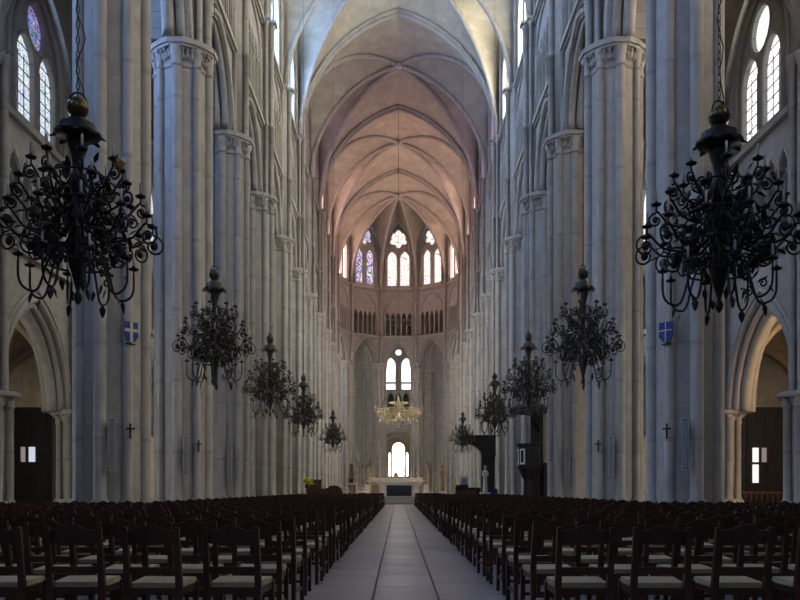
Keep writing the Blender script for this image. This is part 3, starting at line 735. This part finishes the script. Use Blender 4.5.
def chand_kit(mat):
    arms = [arm_mesh(R, z, zr, cu, low).mesh('arm', mat) for R, z, zr, cu, n, ph, low in TIERS]
    pan = MB().lathe([(.012, 0), (.055, .012), (.065, .03), (.03, .03), (.02, .06)], 10).mesh('drip_pan', mat)
    can = MB().lathe([(.014, .03), (.014, .17), (.006, .185)], 8).mesh('candle', 'candle')
    st = MB().lathe([(.01, 3.18), (.04, 3.22), (.05, 3.27), (.02, 3.33), (.05, 3.42), (.09, 3.55), (.12, 3.68), (.11, 3.80), (.08, 3.9), (.07, 4.0), (.12, 4.08), (.13, 4.16), (.07, 4.26), (.055, 4.4), (.09, 4.48), (.09, 4.56), (.05, 4.66), (.07, 4.80), (.11, 4.93), (.13, 5.0)], 16).mesh('stem', mat)
    can_top = MB().lathe([(.10, 4.97), (.14, 5.02), (.25, 5.04), (.27, 5.07), (.19, 5.12), (.20, 5.17), (.12, 5.2), (.10, 5.24)], 16)
    for i in range(8): a = i*PI/4; can_top.leaf((.2*math.cos(a), .2*math.sin(a), 5.06), (math.cos(a), math.sin(a), -.35), .13, .05)
    can_top = can_top.mesh('canopy', mat)
    ballm = MB().ball((0, 0, 5.355), .125, 16, 10).mesh('ball', mat if mat != 'iron' else 'brass_dark')
    rp = MB(); rp.tube([(.11*math.cos(t), 0, 5.36+.17*math.sin(t)) for t in (PI*i/10 for i in range(11))], .012, 5); ring = rp.mesh('hanger', mat)
    hoop = MB()
    for R, z in ((.30, 4.60), (.36, 4.28), (.42, 3.95), (.34, 3.62)): hoop.tube([(R*math.cos(t), R*math.sin(t), z) for t in (2*PI*i/28 for i in range(28))], .013, 5, True)
    hoop = hoop.mesh('hoop', mat)
    orn = MB()                 # leaf sprays between the arms
    random.seed(3)
    for i in range(44):
        a = random.uniform(0, 2*PI); R = random.uniform(.15, .62); z = random.uniform(3.35, 4.75)
        if R > .5 and z > 4.5: continue
        orn.leaf((R*math.cos(a), R*math.sin(a), z), (math.cos(a)*.6, math.sin(a)*.6, random.uniform(-1, 1)), random.uniform(.1, .18), .035)
    for i in range(20):
        a = random.uniform(0, 2*PI); R = random.uniform(.2, .55); z = random.uniform(3.4, 4.6); r = random.uniform(.05, .1)
        s = spiral((R, z), r, 1.3, random.uniform(0, 6), random.choice((-1, 1)), 12)
        orn.tube([(p[0]*math.cos(a), p[0]*math.sin(a), p[2]) for p in s], .012, 5)
    orn = orn.mesh('leaf_spray', mat)
    return dict(arms=arms, pan=pan, can=can, st=st, top=can_top, ball=ballm, ring=ring, hoop=hoop, orn=orn)
surf('brass_dark', (0.07, 0.055, 0.025), (0.12, 0.09, 0.045), 6, 0.3, metal=0.85)
KIT = {k: chand_kit(k) for k in ('iron', 'iron_aged')}
def chain_mesh(ztop):
    m = MB(); z = 5.52; i = 0
    while z < 9.5:
        pts = [((.018*math.cos(t) if i % 2 else 0), (0 if i % 2 else .018*math.cos(t)), z+.05*math.sin(t)) for t in (2*PI*j/8 for j in range(8))]
        m.tube(pts, .006, 4, True); z += .085; i += 1
    m.tube([(0, 0, 9.45), (0, 0, ztop)], .006, 5)
    return m.mesh('chain', 'iron')
CHAIN = chain_mesh(31.9)
def chandelier(x, y, label, mat):
    K = KIT[mat]; t = thing('chandelier', label, 'chandelier', (x, y, 0), random.uniform(0, 1), 'wrought chandeliers over the chairs')
    t.scale = (.95, .95, 1) if mat == 'iron' else (.81, .81, .985)
    for nm, k in (('stem', 'st'), ('canopy', 'top'), ('ball', 'ball'), ('hanger', 'ring'), ('hoop', 'hoop')): link(nm, K[k], t)
    tag(link('leaf_spray', K['orn'], t), kind='stuff')
    link('chain', CHAIN, t)
    if y < 10:          # flex looped beside the chain, one gilt flower on the near left lamp
        q = MB(); q.tube([(.05*math.sin(i*1.3)+.03, .03*math.cos(i*.9), 5.3+.14*i) for i in range(60)], .007, 5); link('flex', q.mesh('flex', 'iron'), t)
        q = MB()
        for i in range(6): q.leaf((.62*math.cos(5.6), .62*math.sin(5.6), 4.62), (math.cos(i*1.047), math.sin(i*1.047), .5), .1, .04)
        q.ball((.62*math.cos(5.6), .62*math.sin(5.6), 4.64), .06, 8, 6); link('flower', q.mesh('flower', 'brass'), t)
    for (R, z, zr, cu, n, ph, low), am in zip(TIERS, K['arms']):
        for i in range(n):
            a = link('arm', am, t, rot=(0, 0, ph+2*PI*i/n))
            link('drip_pan', K['pan'], a, (R, 0, z+.05)); link('candle', K['can'], a, (R, 0, z+.05))
    return t
CY = {-1: [9.3, 16.2, 23.2, 31.4, 45.5], 1: [9.3, 16.15, 22.9, 31.0, 46.5]}
for sd in (-1, 1):
    for k, y in enumerate(CY[sd]):
        lab = [f'huge black iron chandelier nearest the camera, on the {SIDE[sd]}', f'black candle chandelier, second of the {SIDE[sd]} row', f'mid-distance chandelier, third of the {SIDE[sd]} row', f'small distant chandelier, fourth of the {SIDE[sd]} row', f'smallest farthest chandelier, last of the {SIDE[sd]} row'][k]
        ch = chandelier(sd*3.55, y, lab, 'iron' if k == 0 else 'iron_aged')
        if k == 0 and sd > 0: ch.location.z = -.09
# the broad gilt crown over the choir
t = thing('crown_chandelier', 'broad gilded crown chandelier hanging above the altar', 'chandelier', (0, 70, 0))
m = MB()
for R, z in ((1.75, 7.5), (1.75, 7.75), (.8, 8.3)): m.tube([(R*math.cos(a), R*math.sin(a), z) for a in (2*PI*i/40 for i in range(40))], .05, 6, True)
for i in range(40): a = 2*PI*i/40; m.box((1.75*math.cos(a), 1.75*math.sin(a), 7.62), (.04, .16, .22), a)
link('hoop', m.mesh('hoop', 'gilt'), t)
link('stem', MB().lathe([(.03, 6.2), (.12, 6.35), (.06, 6.5), (.30, 6.8), (.34, 7.0), (.16, 7.25), (.10, 7.8), (.2, 8.1), (.08, 8.5), (.05, 9.0)], 14).mesh('stem', 'gilt'), t)
am = MB(); am.tube(bez((.1, 0, 7.2), (.8, 0, 6.5), (1.4, 0, 6.9), (2.0, 0, 7.55)), .035, 5); am.tube(spiral((1.2, 7.2), .2, 1.3, PI), .025, 5); am.lathe([(.03, 7.5), (.12, 7.58), (.12, 7.62), (.03, 7.62)], 8, (2.0, 0, 0)); am.leaf((1.5, 0, 7.0), (.5, 0, -1), .4, .1); am.ball((1.2, 0, 7.2), .1, 7, 5)
am = am.mesh('arm', 'gilt'); cm = MB().cyl(.04, 7.62, 8.0, 7).mesh('candle', 'candle'); dm = MB().lathe([(.01, 6.5), (.07, 6.62), (.01, 6.85)], 7).mesh('pendant', 'candle')
for i in range(18):
    a = link('arm', am, t, rot=(0, 0, 2*PI*i/18)); link('candle', cm, a, (2.0, 0, 0)); link('pendant', dm, a, (1.0, 0, 0))
m = MB(); m.tube([(0, 0, 8.9), (0, 0, 32.7)], .014, 5)
for i in range(4): a = i*PI/2; m.tube([(1.75*math.cos(a), 1.75*math.sin(a), 7.75), (0, 0, 10.2)], .015, 4)
link('chain', m.mesh('chain', 'iron_aged'), t)

# ------------------------------------------------------------------ fittings on the piers: loudspeakers, crosses, shields
def on_pier(k, sd, ang, R, z):
    """point on the surface of pier k; ang in degrees from facing west, turning towards the nave"""
    R *= PS; a = math.radians(ang); return Vector((sd*XP-sd*R*math.sin(a), PY[k]-R*math.cos(a), z)), (sd*a*-1)
SPK = MB(); SPK.box((0, 0, 0), (.13, .10, 1.22))
SPKM = SPK.mesh('case', 'grey_metal')
SPGM = MB().box((0, -.054, 0), (.10, .012, 1.16)).mesh('grille', 'grille_grey')
SPT = MB(); SPT.box((-.068, -.045, 0), (.012, .03, 1.24)); SPT.box((.068, -.045, 0), (.012, .03, 1.24)); SPT.box((0, -.045, .615), (.145, .03, .012)); SPT.box((0, -.045, -.615), (.145, .03, .012)); SPTM = SPT.mesh('trim', 'white_trim')
SPB = MB(); SPB.box((0, .09, .4), (.05, .14, .04)); SPB.box((0, .09, -.4), (.05, .14, .04)); SPBM = SPB.mesh('bracket', 'iron')
CRM = MB(); CRM.box((0, 0, 0), (.045, .04, .44)); CRM.box((0, 0, .08), (.22, .04, .045))
for dx, dz in ((0, .23), (0, -.23), (.12, .08), (-.12, .08)): CRM.ball((dx, 0, dz), .035, 6, 4)
CRM = CRM.mesh('wall_cross', 'iron')
for sd in (-1, 1):
    for k in (1, 2, 3):
        p, rz = on_pier(k, sd, 19, RC+.2, 2.22)
        o = thing('loudspeaker', f'slim grey column loudspeaker on the {ORD[k-1]} {SIDE[sd]} pier', 'loudspeaker', p, -sd*math.radians(17)*-1 if False else (math.radians(17) if sd < 0 else -math.radians(17)), 'column loudspeakers on the piers')
        link('case', SPKM, o); link('grille', SPGM, o); link('trim', SPTM, o); link('bracket', SPBM, o)
        if k < 3:
            p, _ = on_pier(k, sd, 45, .955+.15+.012, 2.55)
            c = link('wall_cross', CRM, None, p, (0, 0, math.radians(45) if sd < 0 else -math.radians(45)), (.75, 1, .72))
            tag(c, f'small dark iron cross on the {ORD[k-1]} {SIDE[sd]} pier', 'cross', 'iron crosses on the piers')
for sd in (-1, 1):
    p, _ = on_pier(1, sd, 45, .955+.15+.055, 4.95)
    t = thing('shield', ('small blue shield with a broad white cross on the left pier' if sd < 0 else 'dark blue shield with a thin white cross on the right pier'), 'shield', p, math.radians(45) if sd < 0 else -math.radians(45))
    m = MB(); prof = [(-.17, .24), (.17, .24), (.18, -.1), (.10, -.22), (0, -.27), (-.10, -.22), (-.18, -.1)]
    m.add([(x, -.02, z) for x, z in prof]+[(x, .02, z) for x, z in prof], [tuple(range(6, -1, -1)), tuple(range(7, 14))]+[(i, (i+1) % 7, 7+(i+1) % 7, 7+i) for i in range(7)])
    link('field', m.mesh('field', 'flag_blue'), t)
    wdt = .075 if sd < 0 else .025
    m = MB(); m.box((0, -.026, -.01), (wdt, .012, .48)); m.box((0, -.026, .04), (.34, .012, wdt)); link('cross', m.mesh('cross', 'flag_white'), t)
    link('bracket', MB().box((0, .03, -.29), (.24, .03, .03)).mesh('bracket', 'iron'), t)

# ------------------------------------------------------------------ chairs
def chair_parts():
    P = {}
    P['seat'] = MB().add([(-.185, -.17, .43), (.185, -.17, .43), (.205, .21, .44), (-.205, .21, .44), (-.175, -.16, .468), (.175, -.16, .468), (.195, .20, .478), (-.195, .20, .478)], [(0,3,2,1),(4,5,6,7),(0,1,5,4),(1,2,6,5),(2,3,7,6),(3,0,4,7)])
    def leg(x0, y0, x1, y1, z1, w=.038): 
        return MB().add([(x0-w/2, y0-w/2, 0), (x0+w/2, y0-w/2, 0), (x0+w/2, y0+w/2, 0), (x0-w/2, y0+w/2, 0), (x1-w/2, y1-w/2, z1), (x1+w/2, y1-w/2, z1), (x1+w/2, y1+w/2, z1), (x1-w/2, y1+w/2, z1)], [(0,3,2,1),(4,5,6,7),(0,1,5,4),(1,2,6,5),(2,3,7,6),(3,0,4,7)])
    def post(x):
        m = MB(); w = .042
        q = [(-.20, 0), (-.185, .45), (-.25, .87)]
        P_ = []
        for (y, z), ww in zip(q, (.038, .046, .034)): P_ += [(x-ww/2, y-ww/2, z), (x+ww/2, y-ww/2, z), (x+ww/2, y+ww/2, z), (x-ww/2, y+ww/2, z)]
        F = [(0,3,2,1), (8,9,10,11)]
        for o in (0, 4): F += [(o+i, o+(i+1) % 4, o+4+(i+1) % 4, o+4+i) for i in range(4)]
        return m.add(P_, F)
    P['post_l'] = post(-.185); P['post_r'] = post(.185)
    P['leg_l'] = leg(-.20, .20, -.195, .195, .45); P['leg_r'] = leg(.20, .20, .195, .195, .45)
    tr = MB(); K = 10; V = []; F = []
    for i in range(K+1):
        u = i/K; x = -.19+.38*u; ztop = .862+.022*math.cos(2*PI*u*1.0+PI)+.008*math.cos(4*PI*u); zb = .755-.012*math.sin(PI*u)
        bow = -.025*math.sin(PI*u)
        V += [(x, -.238+bow+.02, zb), (x, -.26+bow+.02, ztop), (x, -.236+bow, ztop+.001), (x, -.214+bow, zb)]
    for i in range(K): F += [(i*4+j, i*4+(j+1) % 4, i*4+4+(j+1) % 4, i*4+4+j) for j in range(4)]
    F += [(0, 1, 2, 3), tuple(K*4+j for j in (3, 2, 1, 0))]
    P['top_rail'] = tr.add(V, F)
    P['slat'] = MB().box((0, -.205, .56), (.36, .018, .05))
    P['apron'] = MB().box((0, .205, .41), (.38, .02, .05)).box((0, -.185, .41), (.36, .02, .05)).box((-.19, .01, .41), (.02, .38, .05)).box((.19, .01, .41), (.02, .38, .05))
    P['stretcher_f'] = MB().box((0, .198, .22), (.38, .022, .028)); P['stretcher_s'] = MB().box((-.195, 0, .16), (.022, .38, .026)); P['stretcher_t'] = MB().box((.195, 0, .16), (.022, .38, .026)); P['stretcher_b'] = MB().box((0, -.195, .25), (.37, .022, .028))
    return P
CP = chair_parts()
CM = {k: v.mesh(k, 'rush' if k == 'seat' else 'chair_wood') for k, v in CP.items()}
NAMES = {'post_l': 'leg', 'post_r': 'leg', 'leg_l': 'leg', 'leg_r': 'leg', 'stretcher_f': 'stretcher', 'stretcher_s': 'stretcher', 'stretcher_t': 'stretcher', 'stretcher_b': 'stretcher', 'seat': 'seat', 'top_rail': 'top_rail', 'slat': 'slat', 'apron': 'apron'}
def joined(keys, seat=True):
    V = []; F = []; MI = []
    for k in keys:
        o = len(V); V += CP[k].v; F += [tuple(i+o for i in f) for f in CP[k].f]; MI += [1 if k == 'seat' else 0]*len(CP[k].f)
    return V, F, MI
JV, JF, JMI = joined(list(CP))
jm = bpy.data.meshes.new('chair'); jm.from_pydata(JV, [], JF); jm.materials.append(MATS['chair_wood']); jm.materials.append(MATS['rush']); jm.polygons.foreach_set('material_index', JMI); jm.update()
seats = []
PITCH = .575
NROW = 52
for sd in (-1, 1):
    x_in = .98+.19 if sd < 0 else 1.12+.19
    for r in range(NROW):
        y = 6.2+1.0*r; xm = 9.6 if y < 18.5 else (5.75 if y < 46.3 else 2.5)
        for c in range(16):
            x = sd*(x_in+PITCH*c)
            if abs(x) > xm: break
            if math.hypot(abs(x)-XP, y-YZ) < 2.1: continue
            jx, jy, jr = random.uniform(-.02, .02), random.uniform(-.04, .04), random.gauss(0, .035)
            vis = abs(x)-.25 < 402/FPX*(y+.2)
            seats.append((y, sd, r, c, x+jx, y+jy, jr, vis))
vis = sorted([s for s in seats if s[7]], key=lambda s: s[0]+abs(s[4])*.02)
near = vis[:300]; nid = set(id(s) for s in near)
# ordinal of the row among the rows of its block that are individuals, seat counted from the walk
for i, (y, sd, r, c, x, yy, jr, v) in enumerate(near):
    lab = f'dark wooden chair, {SIDE[sd]} block, {ORD[r]} row from the camera, {ORD[c]} seat from the aisle'
    if i < 130:
        t = thing('rush_chair', lab, 'chair', (x, yy, 0), jr, 'rush-seated church chairs')
        for k, me in CM.items(): link(NAMES[k], me, t)
    else:
        tag(link('rush_chair', jm, None, (x, yy, 0), (0, 0, jr)), lab, 'chair', 'rush-seated church chairs')
V = []; F = []; MI = []
for s in seats:
    if id(s) in nid: continue
    y, sd, r, c, x, yy, jr, v = s
    if not v and (y > 30 or abs(x) > 402/FPX*(y+.2)+2.2): continue
    co, si = math.cos(jr), math.sin(jr); o = len(V)
    V += [(x+a*co-b*si, yy+a*si+b*co, z) for a, b, z in JV]; F += [tuple(i+o for i in f) for f in JF]; MI += JMI
fm = bpy.data.meshes.new('far_chairs'); fm.from_pydata(V, [], F); fm.materials.append(MATS['chair_wood']); fm.materials.append(MATS['rush']); fm.polygons.foreach_set('material_index', MI); fm.update()
tag(link('far_chairs', fm), 'dense far rows of brown wooden chairs stretching towards the altar', 'chairs', 'rush-seated church chairs', 'stuff')

# ------------------------------------------------------------------ altar, platform and choir furniture
t = thing('altar_platform', 'grey stone altar platform of three low steps', 'steps', (0, 66, 0))
for i, (wx, dy) in enumerate(((9.5, 8.0), (8.7, 7.2), (7.9, 6.4))):
    m = MB(); m.box((0, .4*i, .095+.19*i), (wx, dy, .19)); m.box((0, .4*i-dy/2-.02, .17+.19*i), (wx+.03, .05, .035)); link('step', m.mesh('step', 'grey_step'), t)
t = thing('altar', 'pale stone altar with a black front panel', 'altar', (.05, 66, .57))
m = MB(); m.box((0, 0, 1.06), (3.5, 1.2, .12)); m.box((0, 0, 1.15), (3.56, 1.26, .06)); m.box((0, 0, .95), (3.3, 1.05, .1)); link('table_top', m.mesh('table_top', 'marble'), t)
m = MB(); m.box((0, 0, .45), (2.9, .9, .9)); link('body', m.mesh('body', 'marble'), t)
for sx in (-1, 1): link('pilaster', MB().box((0, 0, .45), (.42, 1.0, .9)).box((0, 0, .05), (.5, 1.06, .1)).box((0, 0, .86), (.5, 1.06, .08)).mesh('pilaster', 'marble'), t, (sx*1.35, 0, 0))
link('front_panel', MB().box((0, -.475, .43), (1.95, .05, .82)).mesh('front_panel', 'slate_front'), t)
def candlestick(x, y, z, h, label, ch=.35):
    t = thing('candlestick', label, 'candlestick', (x, y, z), 0, 'altar candlesticks')
    link('shaft', MB().lathe([(.16, 0), (.17, .05), (.06, .12), (.035, .25), (.06, h*.5), (.035, h*.55), (.03, h-.1), (.1, h-.04), (.1, h)], 10).mesh('shaft', 'gilt'), t)
    link('candle', MB().cyl(.035, h, h+ch, 8).mesh('candle', 'candle'), t)
candlestick(-2.15, 65.0, .57, 1.25, 'tall gilt candlestick at the left end of the altar', .7)
candlestick(2.3, 65.0, .57, 1.25, 'tall gilt candlestick at the right end of the altar', .7)
candlestick(-1.45, 66.2, 1.75, .35, 'short candlestick standing on the left of the altar top')
candlestick(1.45, 66.2, 1.75, .35, 'short candlestick standing on the right of the altar top')
# high altar screen further back
t = thing('high_altar', 'wide pale high altar with a gilt ledge, behind the front altar', 'altar', (-.25, 79, 0))
m = MB(); m.box((0, 0, .15), (6.4, 2.6, .3)); m.box((0, .2, 1.05), (4.7, 1.3, 1.5)); link('body', m.mesh('body', 'stone_warm'), t)
link('ledge', MB().box((0, .1, 1.86), (5.4, 1.5, .12)).box((0, .3, 2.02), (5.0, .8, .2)).box((0, .3, 2.15), (5.2, .9, .07)).mesh('ledge', 'marble'), t)
for i in range(5): link('panel', MB().box((0, -.47, 0), (.8, .05, 1.0)).box((0, -.49, 0), (.6, .05, .8)).mesh('panel', 'gold_wood'), t, (-1.9+.95*i, 0, 1.05))
t = thing('tabernacle', 'small gilt tabernacle with a cross on the high altar', 'tabernacle', (-.25, 79.3, 2.19))
t.scale = (.6, .6, .6)
link('house', MB().box((0, 0, .3), (.7, .5, .6)).add([(-.4, -.3, .6), (.4, -.3, .6), (.4, .3, .6), (-.4, .3, .6), (0, 0, .95)], [(0,1,4),(1,2,4),(2,3,4),(3,0,4),(3,2,1,0)]).mesh('house', 'gilt'), t)
link('cross', MB().box((0, 0, 1.2), (.05, .05, .6)).box((0, 0, 1.3), (.3, .05, .05)).mesh('cross', 'gilt'), t)
for i, x in enumerate((-2.4, -1.7, -1.05, .55, 1.2, 1.9)):
    candlestick(x, 79.2, 2.19, .7, f'gilt candlestick on the high altar, {ORD[i]} from the left')
def statue(x, y, z, h, mat, label, base=None, robe=1.0):
    t = thing('statue', label, 'statue', (x, y, z))
    if base: link('pedestal', MB().box((0, 0, base/2), (.5, .5, base)).box((0, 0, base-.04), (.58, .58, .08)).box((0, 0, .05), (.6, .6, .1)).mesh('pedestal', 'marble'), t)
    b = base or 0; s = h
    m = MB(); m.lathe([(.17*s/1.6, 0), (.19*s/1.6, .05*s), (.16*s/1.6, .25*s), (.14*s/1.6, .5*s), (.16*s/1.6, .6*s), (.19*s/1.6, .74*s), (.16*s/1.6, .80*s), (.06*s/1.6, .83*s), (.05*s/1.6, .86*s)], 14)
    m.ball((0, 0, .925*s), .064*s, 10, 8, (.9, .95, 1.15))
    for sx in (-1, 1): m.tube([(sx*.17*s/1.6, 0, .77*s), (sx*.21*s/1.6, -.06, .62*s), (sx*.08*s/1.6, -.17*s/1.6, .60*s)], [.05*s/1.6, .045*s/1.6, .03*s/1.6], 7)
    m.leaf((0, -.12*s/1.6, .5*s), (.2, -.1, -1), .5*s, .06); m.leaf((.08, -.12*s/1.6, .55*s), (-.1, -.1, -1), .5*s, .05)
    link('figure', m.mesh('figure', mat), t, (0, 0, b), scale=(.8, .8, 1))
    return t
statue(4.95, 48.0, 0, 1.55, 'plaster', 'white robed statue on a pedestal beside the dark canopy', .95)
statue(-3.0, 83, 0, 1.7, 'gold_wood', 'brown wooden statue to the left of the high altar', 1.6)
statue(2.7, 83, 0, 1.7, 'gold_wood', 'brown wooden statue to the right of the high altar', 1.6)
statue(3.2, 60.7, .0, 1.9, 'gold_wood', 'tall gilded statue standing at the right choir pier', 1.0)
# left: organ console, flowers, cabinet, sculpted tree
t = thing('organ_console', 'dark brown organ console with a rounded lower cabinet beside it', 'organ', (-4.45, 51, 0))
link('cabinet', MB().box((-.62, 0, .83), (.85, .9, 1.66)).box((-.62, 0, 1.68), (.92, .96, .06)).box((-.62, -.46, .9), (.7, .04, 1.2)).mesh('cabinet', 'brown_wood'), t)
m = MB(); pr = [(-.2, 0), (1.05, 0), (1.05, 1.0), (.98, 1.2), (.8, 1.32), (.5, 1.36), (.3, 1.32), (.15, 1.2), (-.2, 1.15)]
m.add([(x, -.45, z) for x, z in pr]+[(x, .45, z) for x, z in pr], [tuple(range(8, -1, -1))[::-1], tuple(range(17, 8, -1))]+[(i, (i+1) % 9, 9+(i+1) % 9, 9+i) for i in range(9)])
link('keyboard_case', m.mesh('keyboard_case', 'brown_wood'), t)
t = thing('flower_stand', 'bunch of yellow flowers on a stand by the organ console', 'flowers', (-5.42, 49.9, 0))
link('stand', MB().lathe([(.2, 0), (.2, .04), (.03, .1), (.03, 1.15), (.14, 1.2), (.16, 1.42), (.12, 1.42)], 12).mesh('stand', 'iron_aged'), t)
m = MB(); random.seed(11)
for i in range(60):
    a, e = random.uniform(0, 2*PI), random.uniform(.0, 1.4); d = (math.cos(a)*math.cos(e), math.sin(a)*math.cos(e), math.sin(e)); m.leaf((d[0]*.1, d[1]*.1, 1.42+d[2]*.1), d, random.uniform(.25, .45), .07)
link('bouquet', m.mesh('bouquet', 'leaf_yellow'), t)
t = thing('side_cabinet', 'pale wooden cabinet with panelled front near the choir', 'cabinet', (-3.15, 57, 0))
link('body', MB().box((0, 0, .75), (.62, .5, 1.5)).box((0, 0, 1.52), (.7, .58, .06)).box((0, 0, .05), (.68, .56, .1)).mesh('body', 'marble'), t)
for sx in (-1, 1): link('door', MB().box((sx*.15, -.26, .78), (.26, .03, 1.3)).mesh('door', 'gold_wood'), t)
t = thing('dried_arrangement', 'tapering dried arrangement standing on the pale cabinet', 'plant', (-3.2, 57, 1.55))
link('pot', MB().lathe([(.12, 0), (.18, .3), (.2, .3)], 12).mesh('pot', 'brass_dark'), t)
m = MB()
for i in range(150):
    z = random.uniform(0, 1); a = random.uniform(0, 2*PI); r = .24*(1-z)+.02; m.leaf((r*.5*math.cos(a), r*.5*math.sin(a), .25+z*1.0), (math.cos(a), math.sin(a), .9), .17, .045)
link('foliage', m.mesh('foliage', 'gold_wood'), t)
for i, (x, y) in enumerate(((-3.45, 55), (-2.6, 60))):
    t = thing('candle_stand', ['white votive candle stand beside the pale cabinet', 'slim white candle stand nearest the altar steps'][i], 'candle stand', (x, y, 0))
    link('stand', MB().lathe([(.22, 0), (.22, .04), (.04, .1), (.04, .9), (.28, .95), (.28, 1.0)], 12).mesh('stand', 'white_trim'), t)
    for j in range(5): link('candle', MB().cyl(.035, 1.0, 1.25+.05*(j % 2), 7).mesh('candle', 'candle'), t, (.18*math.cos(j*1.256), .18*math.sin(j*1.256), 0))
# right: desk with a white notice, canopied stall, blue crate
t = thing('reading_desk', 'dark wooden desk with closed sides on the right', 'desk', (4.2, 51, 0))
link('body', MB().box((0, 0, .6), (1.5, .8, 1.2)).box((-.35, 0, 1.28), (.75, .7, .2)).box((0, -.01, 1.2), (1.6, .9, .05)).mesh('body', 'dark_wood'), t)
link('front_panel', MB().box((-.1, -.42, .6), (1.1, .04, .9)).mesh('front_panel', 'brown_wood'), t)
t = thing('notice_board', 'white notice with a blue picture on the dark desk', 'sign', (3.95, 50.85, 1.38))
link('board', MB().box((0, 0, .27), (.46, .03, .52)).mesh('board', 'flag_white'), t); link('picture', MB().box((0, -.02, .28), (.24, .012, .26)).mesh('picture', 'print_blue'), t)
link('easel', MB().box((0, .08, .15), (.05, .12, .3)).box((0, .05, .01), (.4, .2, .02)).mesh('easel', 'dark_wood'), t)
t = thing('canopied_stall', 'tall dark wooden stall with an arched canopy against the right pier', 'stall', (5.45, 53.6, 0))
link('back', MB().box((.25, 0, 2.1), (.85, .4, 4.2)).box((.25, -.05, .15), (1.0, .6, .3)).mesh('back', 'dark_wood'), t)
m = MB(); a_ = [(-1.35+1.18*(1-math.cos(PI/2*i/8)), 3.55+.0+.55*math.sin(PI/2*i/8)) for i in range(9)]
pr = [(-1.4, 3.5), (-1.4, 4.45), (.7, 4.45), (.7, 3.2), (-.17, 3.2)]+[(-.17-1.18*(1-math.cos(PI/2*i/8)), 3.2+.85*math.sin(PI/2*i/8)) for i in range(1, 9)]
m.add([(x, -.45, z) for x, z in pr]+[(x, .3, z) for x, z in pr], [tuple(range(len(pr))), tuple(range(2*len(pr)-1, len(pr)-1, -1))]+[(i, (i+1) % len(pr), len(pr)+(i+1) % len(pr), len(pr)+i) for i in range(len(pr))])
link('canopy', m.mesh('canopy', 'dark_wood'), t)
link('cresting', MB().box((-.35, -.45, 4.5), (2.15, .06, .1)).box((-.35, -.1, 4.52), (2.2, .8, .06)).mesh('cresting', 'dark_wood'), t)
link('seat', MB().box((-.35, -.1, .45), (.6, .55, .08)).box((-.35, -.1, .2), (.55, .5, .4)).mesh('seat', 'dark_wood'), t)
t = tag(link('blue_crate', MB().box((0, 0, .55), (.75, .5, 1.1)).box((0, 0, 1.12), (.8, .55, .06)).mesh('blue_crate', 'cloth_blue'), None, (5.75, 52.2, 0)), 'dark blue draped crate by the right piers', 'crate')
# pulpit on the fourth right pier
t = thing('pulpit', 'black wooden pulpit with a sounding board against a right pier', 'pulpit', (6.25, 40.2, 0))
def octa(r, z0, z1, mt, nm, c=(0, 0), par=t, r1=None): return link(nm, MB().lathe([(r, z0), (r if r1 is None else r1, z1)], 8, (c[0], c[1], 0), smooth=False, rot=PI/8).mesh(nm, mt), par)
octa(.28, 0, 2.0, 'dark_wood', 'pillar'); octa(.3, 1.6, 2.15, 'dark_wood', 'corbel', r1=.56)
tub = octa(.56, 2.15, 3.2, 'dark_wood', 'tub')
link('ledge', MB().lathe([(.58, 3.2), (.66, 3.24), (.66, 3.3), (.5, 3.3)], 8, smooth=False, rot=PI/8).lathe([(.62, 2.1), (.62, 2.2)], 8, smooth=False, rot=PI/8).mesh('ledge', 'dark_wood'), t)
for i in range(8):
    a = i*PI/4; p_ = link('panel', MB().box((.52, 0, 2.68), (.04, .28, .74)).mesh('panel', 'white_trim' if i in (4, 5) else 'dark_wood'), t, rot=(0, 0, a))
    link('inset', MB().box((.54, 0, 2.68), (.03, .15, .58)).mesh('inset', 'dark_wood'), p_)
link('backboard', MB().box((.45, .55, 2.6), (.6, .14, 5.2)).mesh('backboard', 'dark_wood'), t)
link('sounding_board', MB().lathe([(.9, 4.75), (1.0, 4.8), (1.0, 4.98), (.85, 5.06), (.4, 5.2), (.1, 5.5)], 8, smooth=False, rot=PI/8).mesh('sounding_board', 'dark_wood'), t)
m = MB(); m.tube(bez((.55, .45, 3.9), (.45, .3, 4.6), (.2, .1, 4.7), (-.2, 0, 4.78)), .07, 6); link('bracket', m.mesh('bracket', 'dark_wood'), t)
m = MB(); m.box((1.0, 1.0, 1.2), (.5, 1.4, 2.4)); link('stair', m.mesh('stair', 'dark_wood'), t)
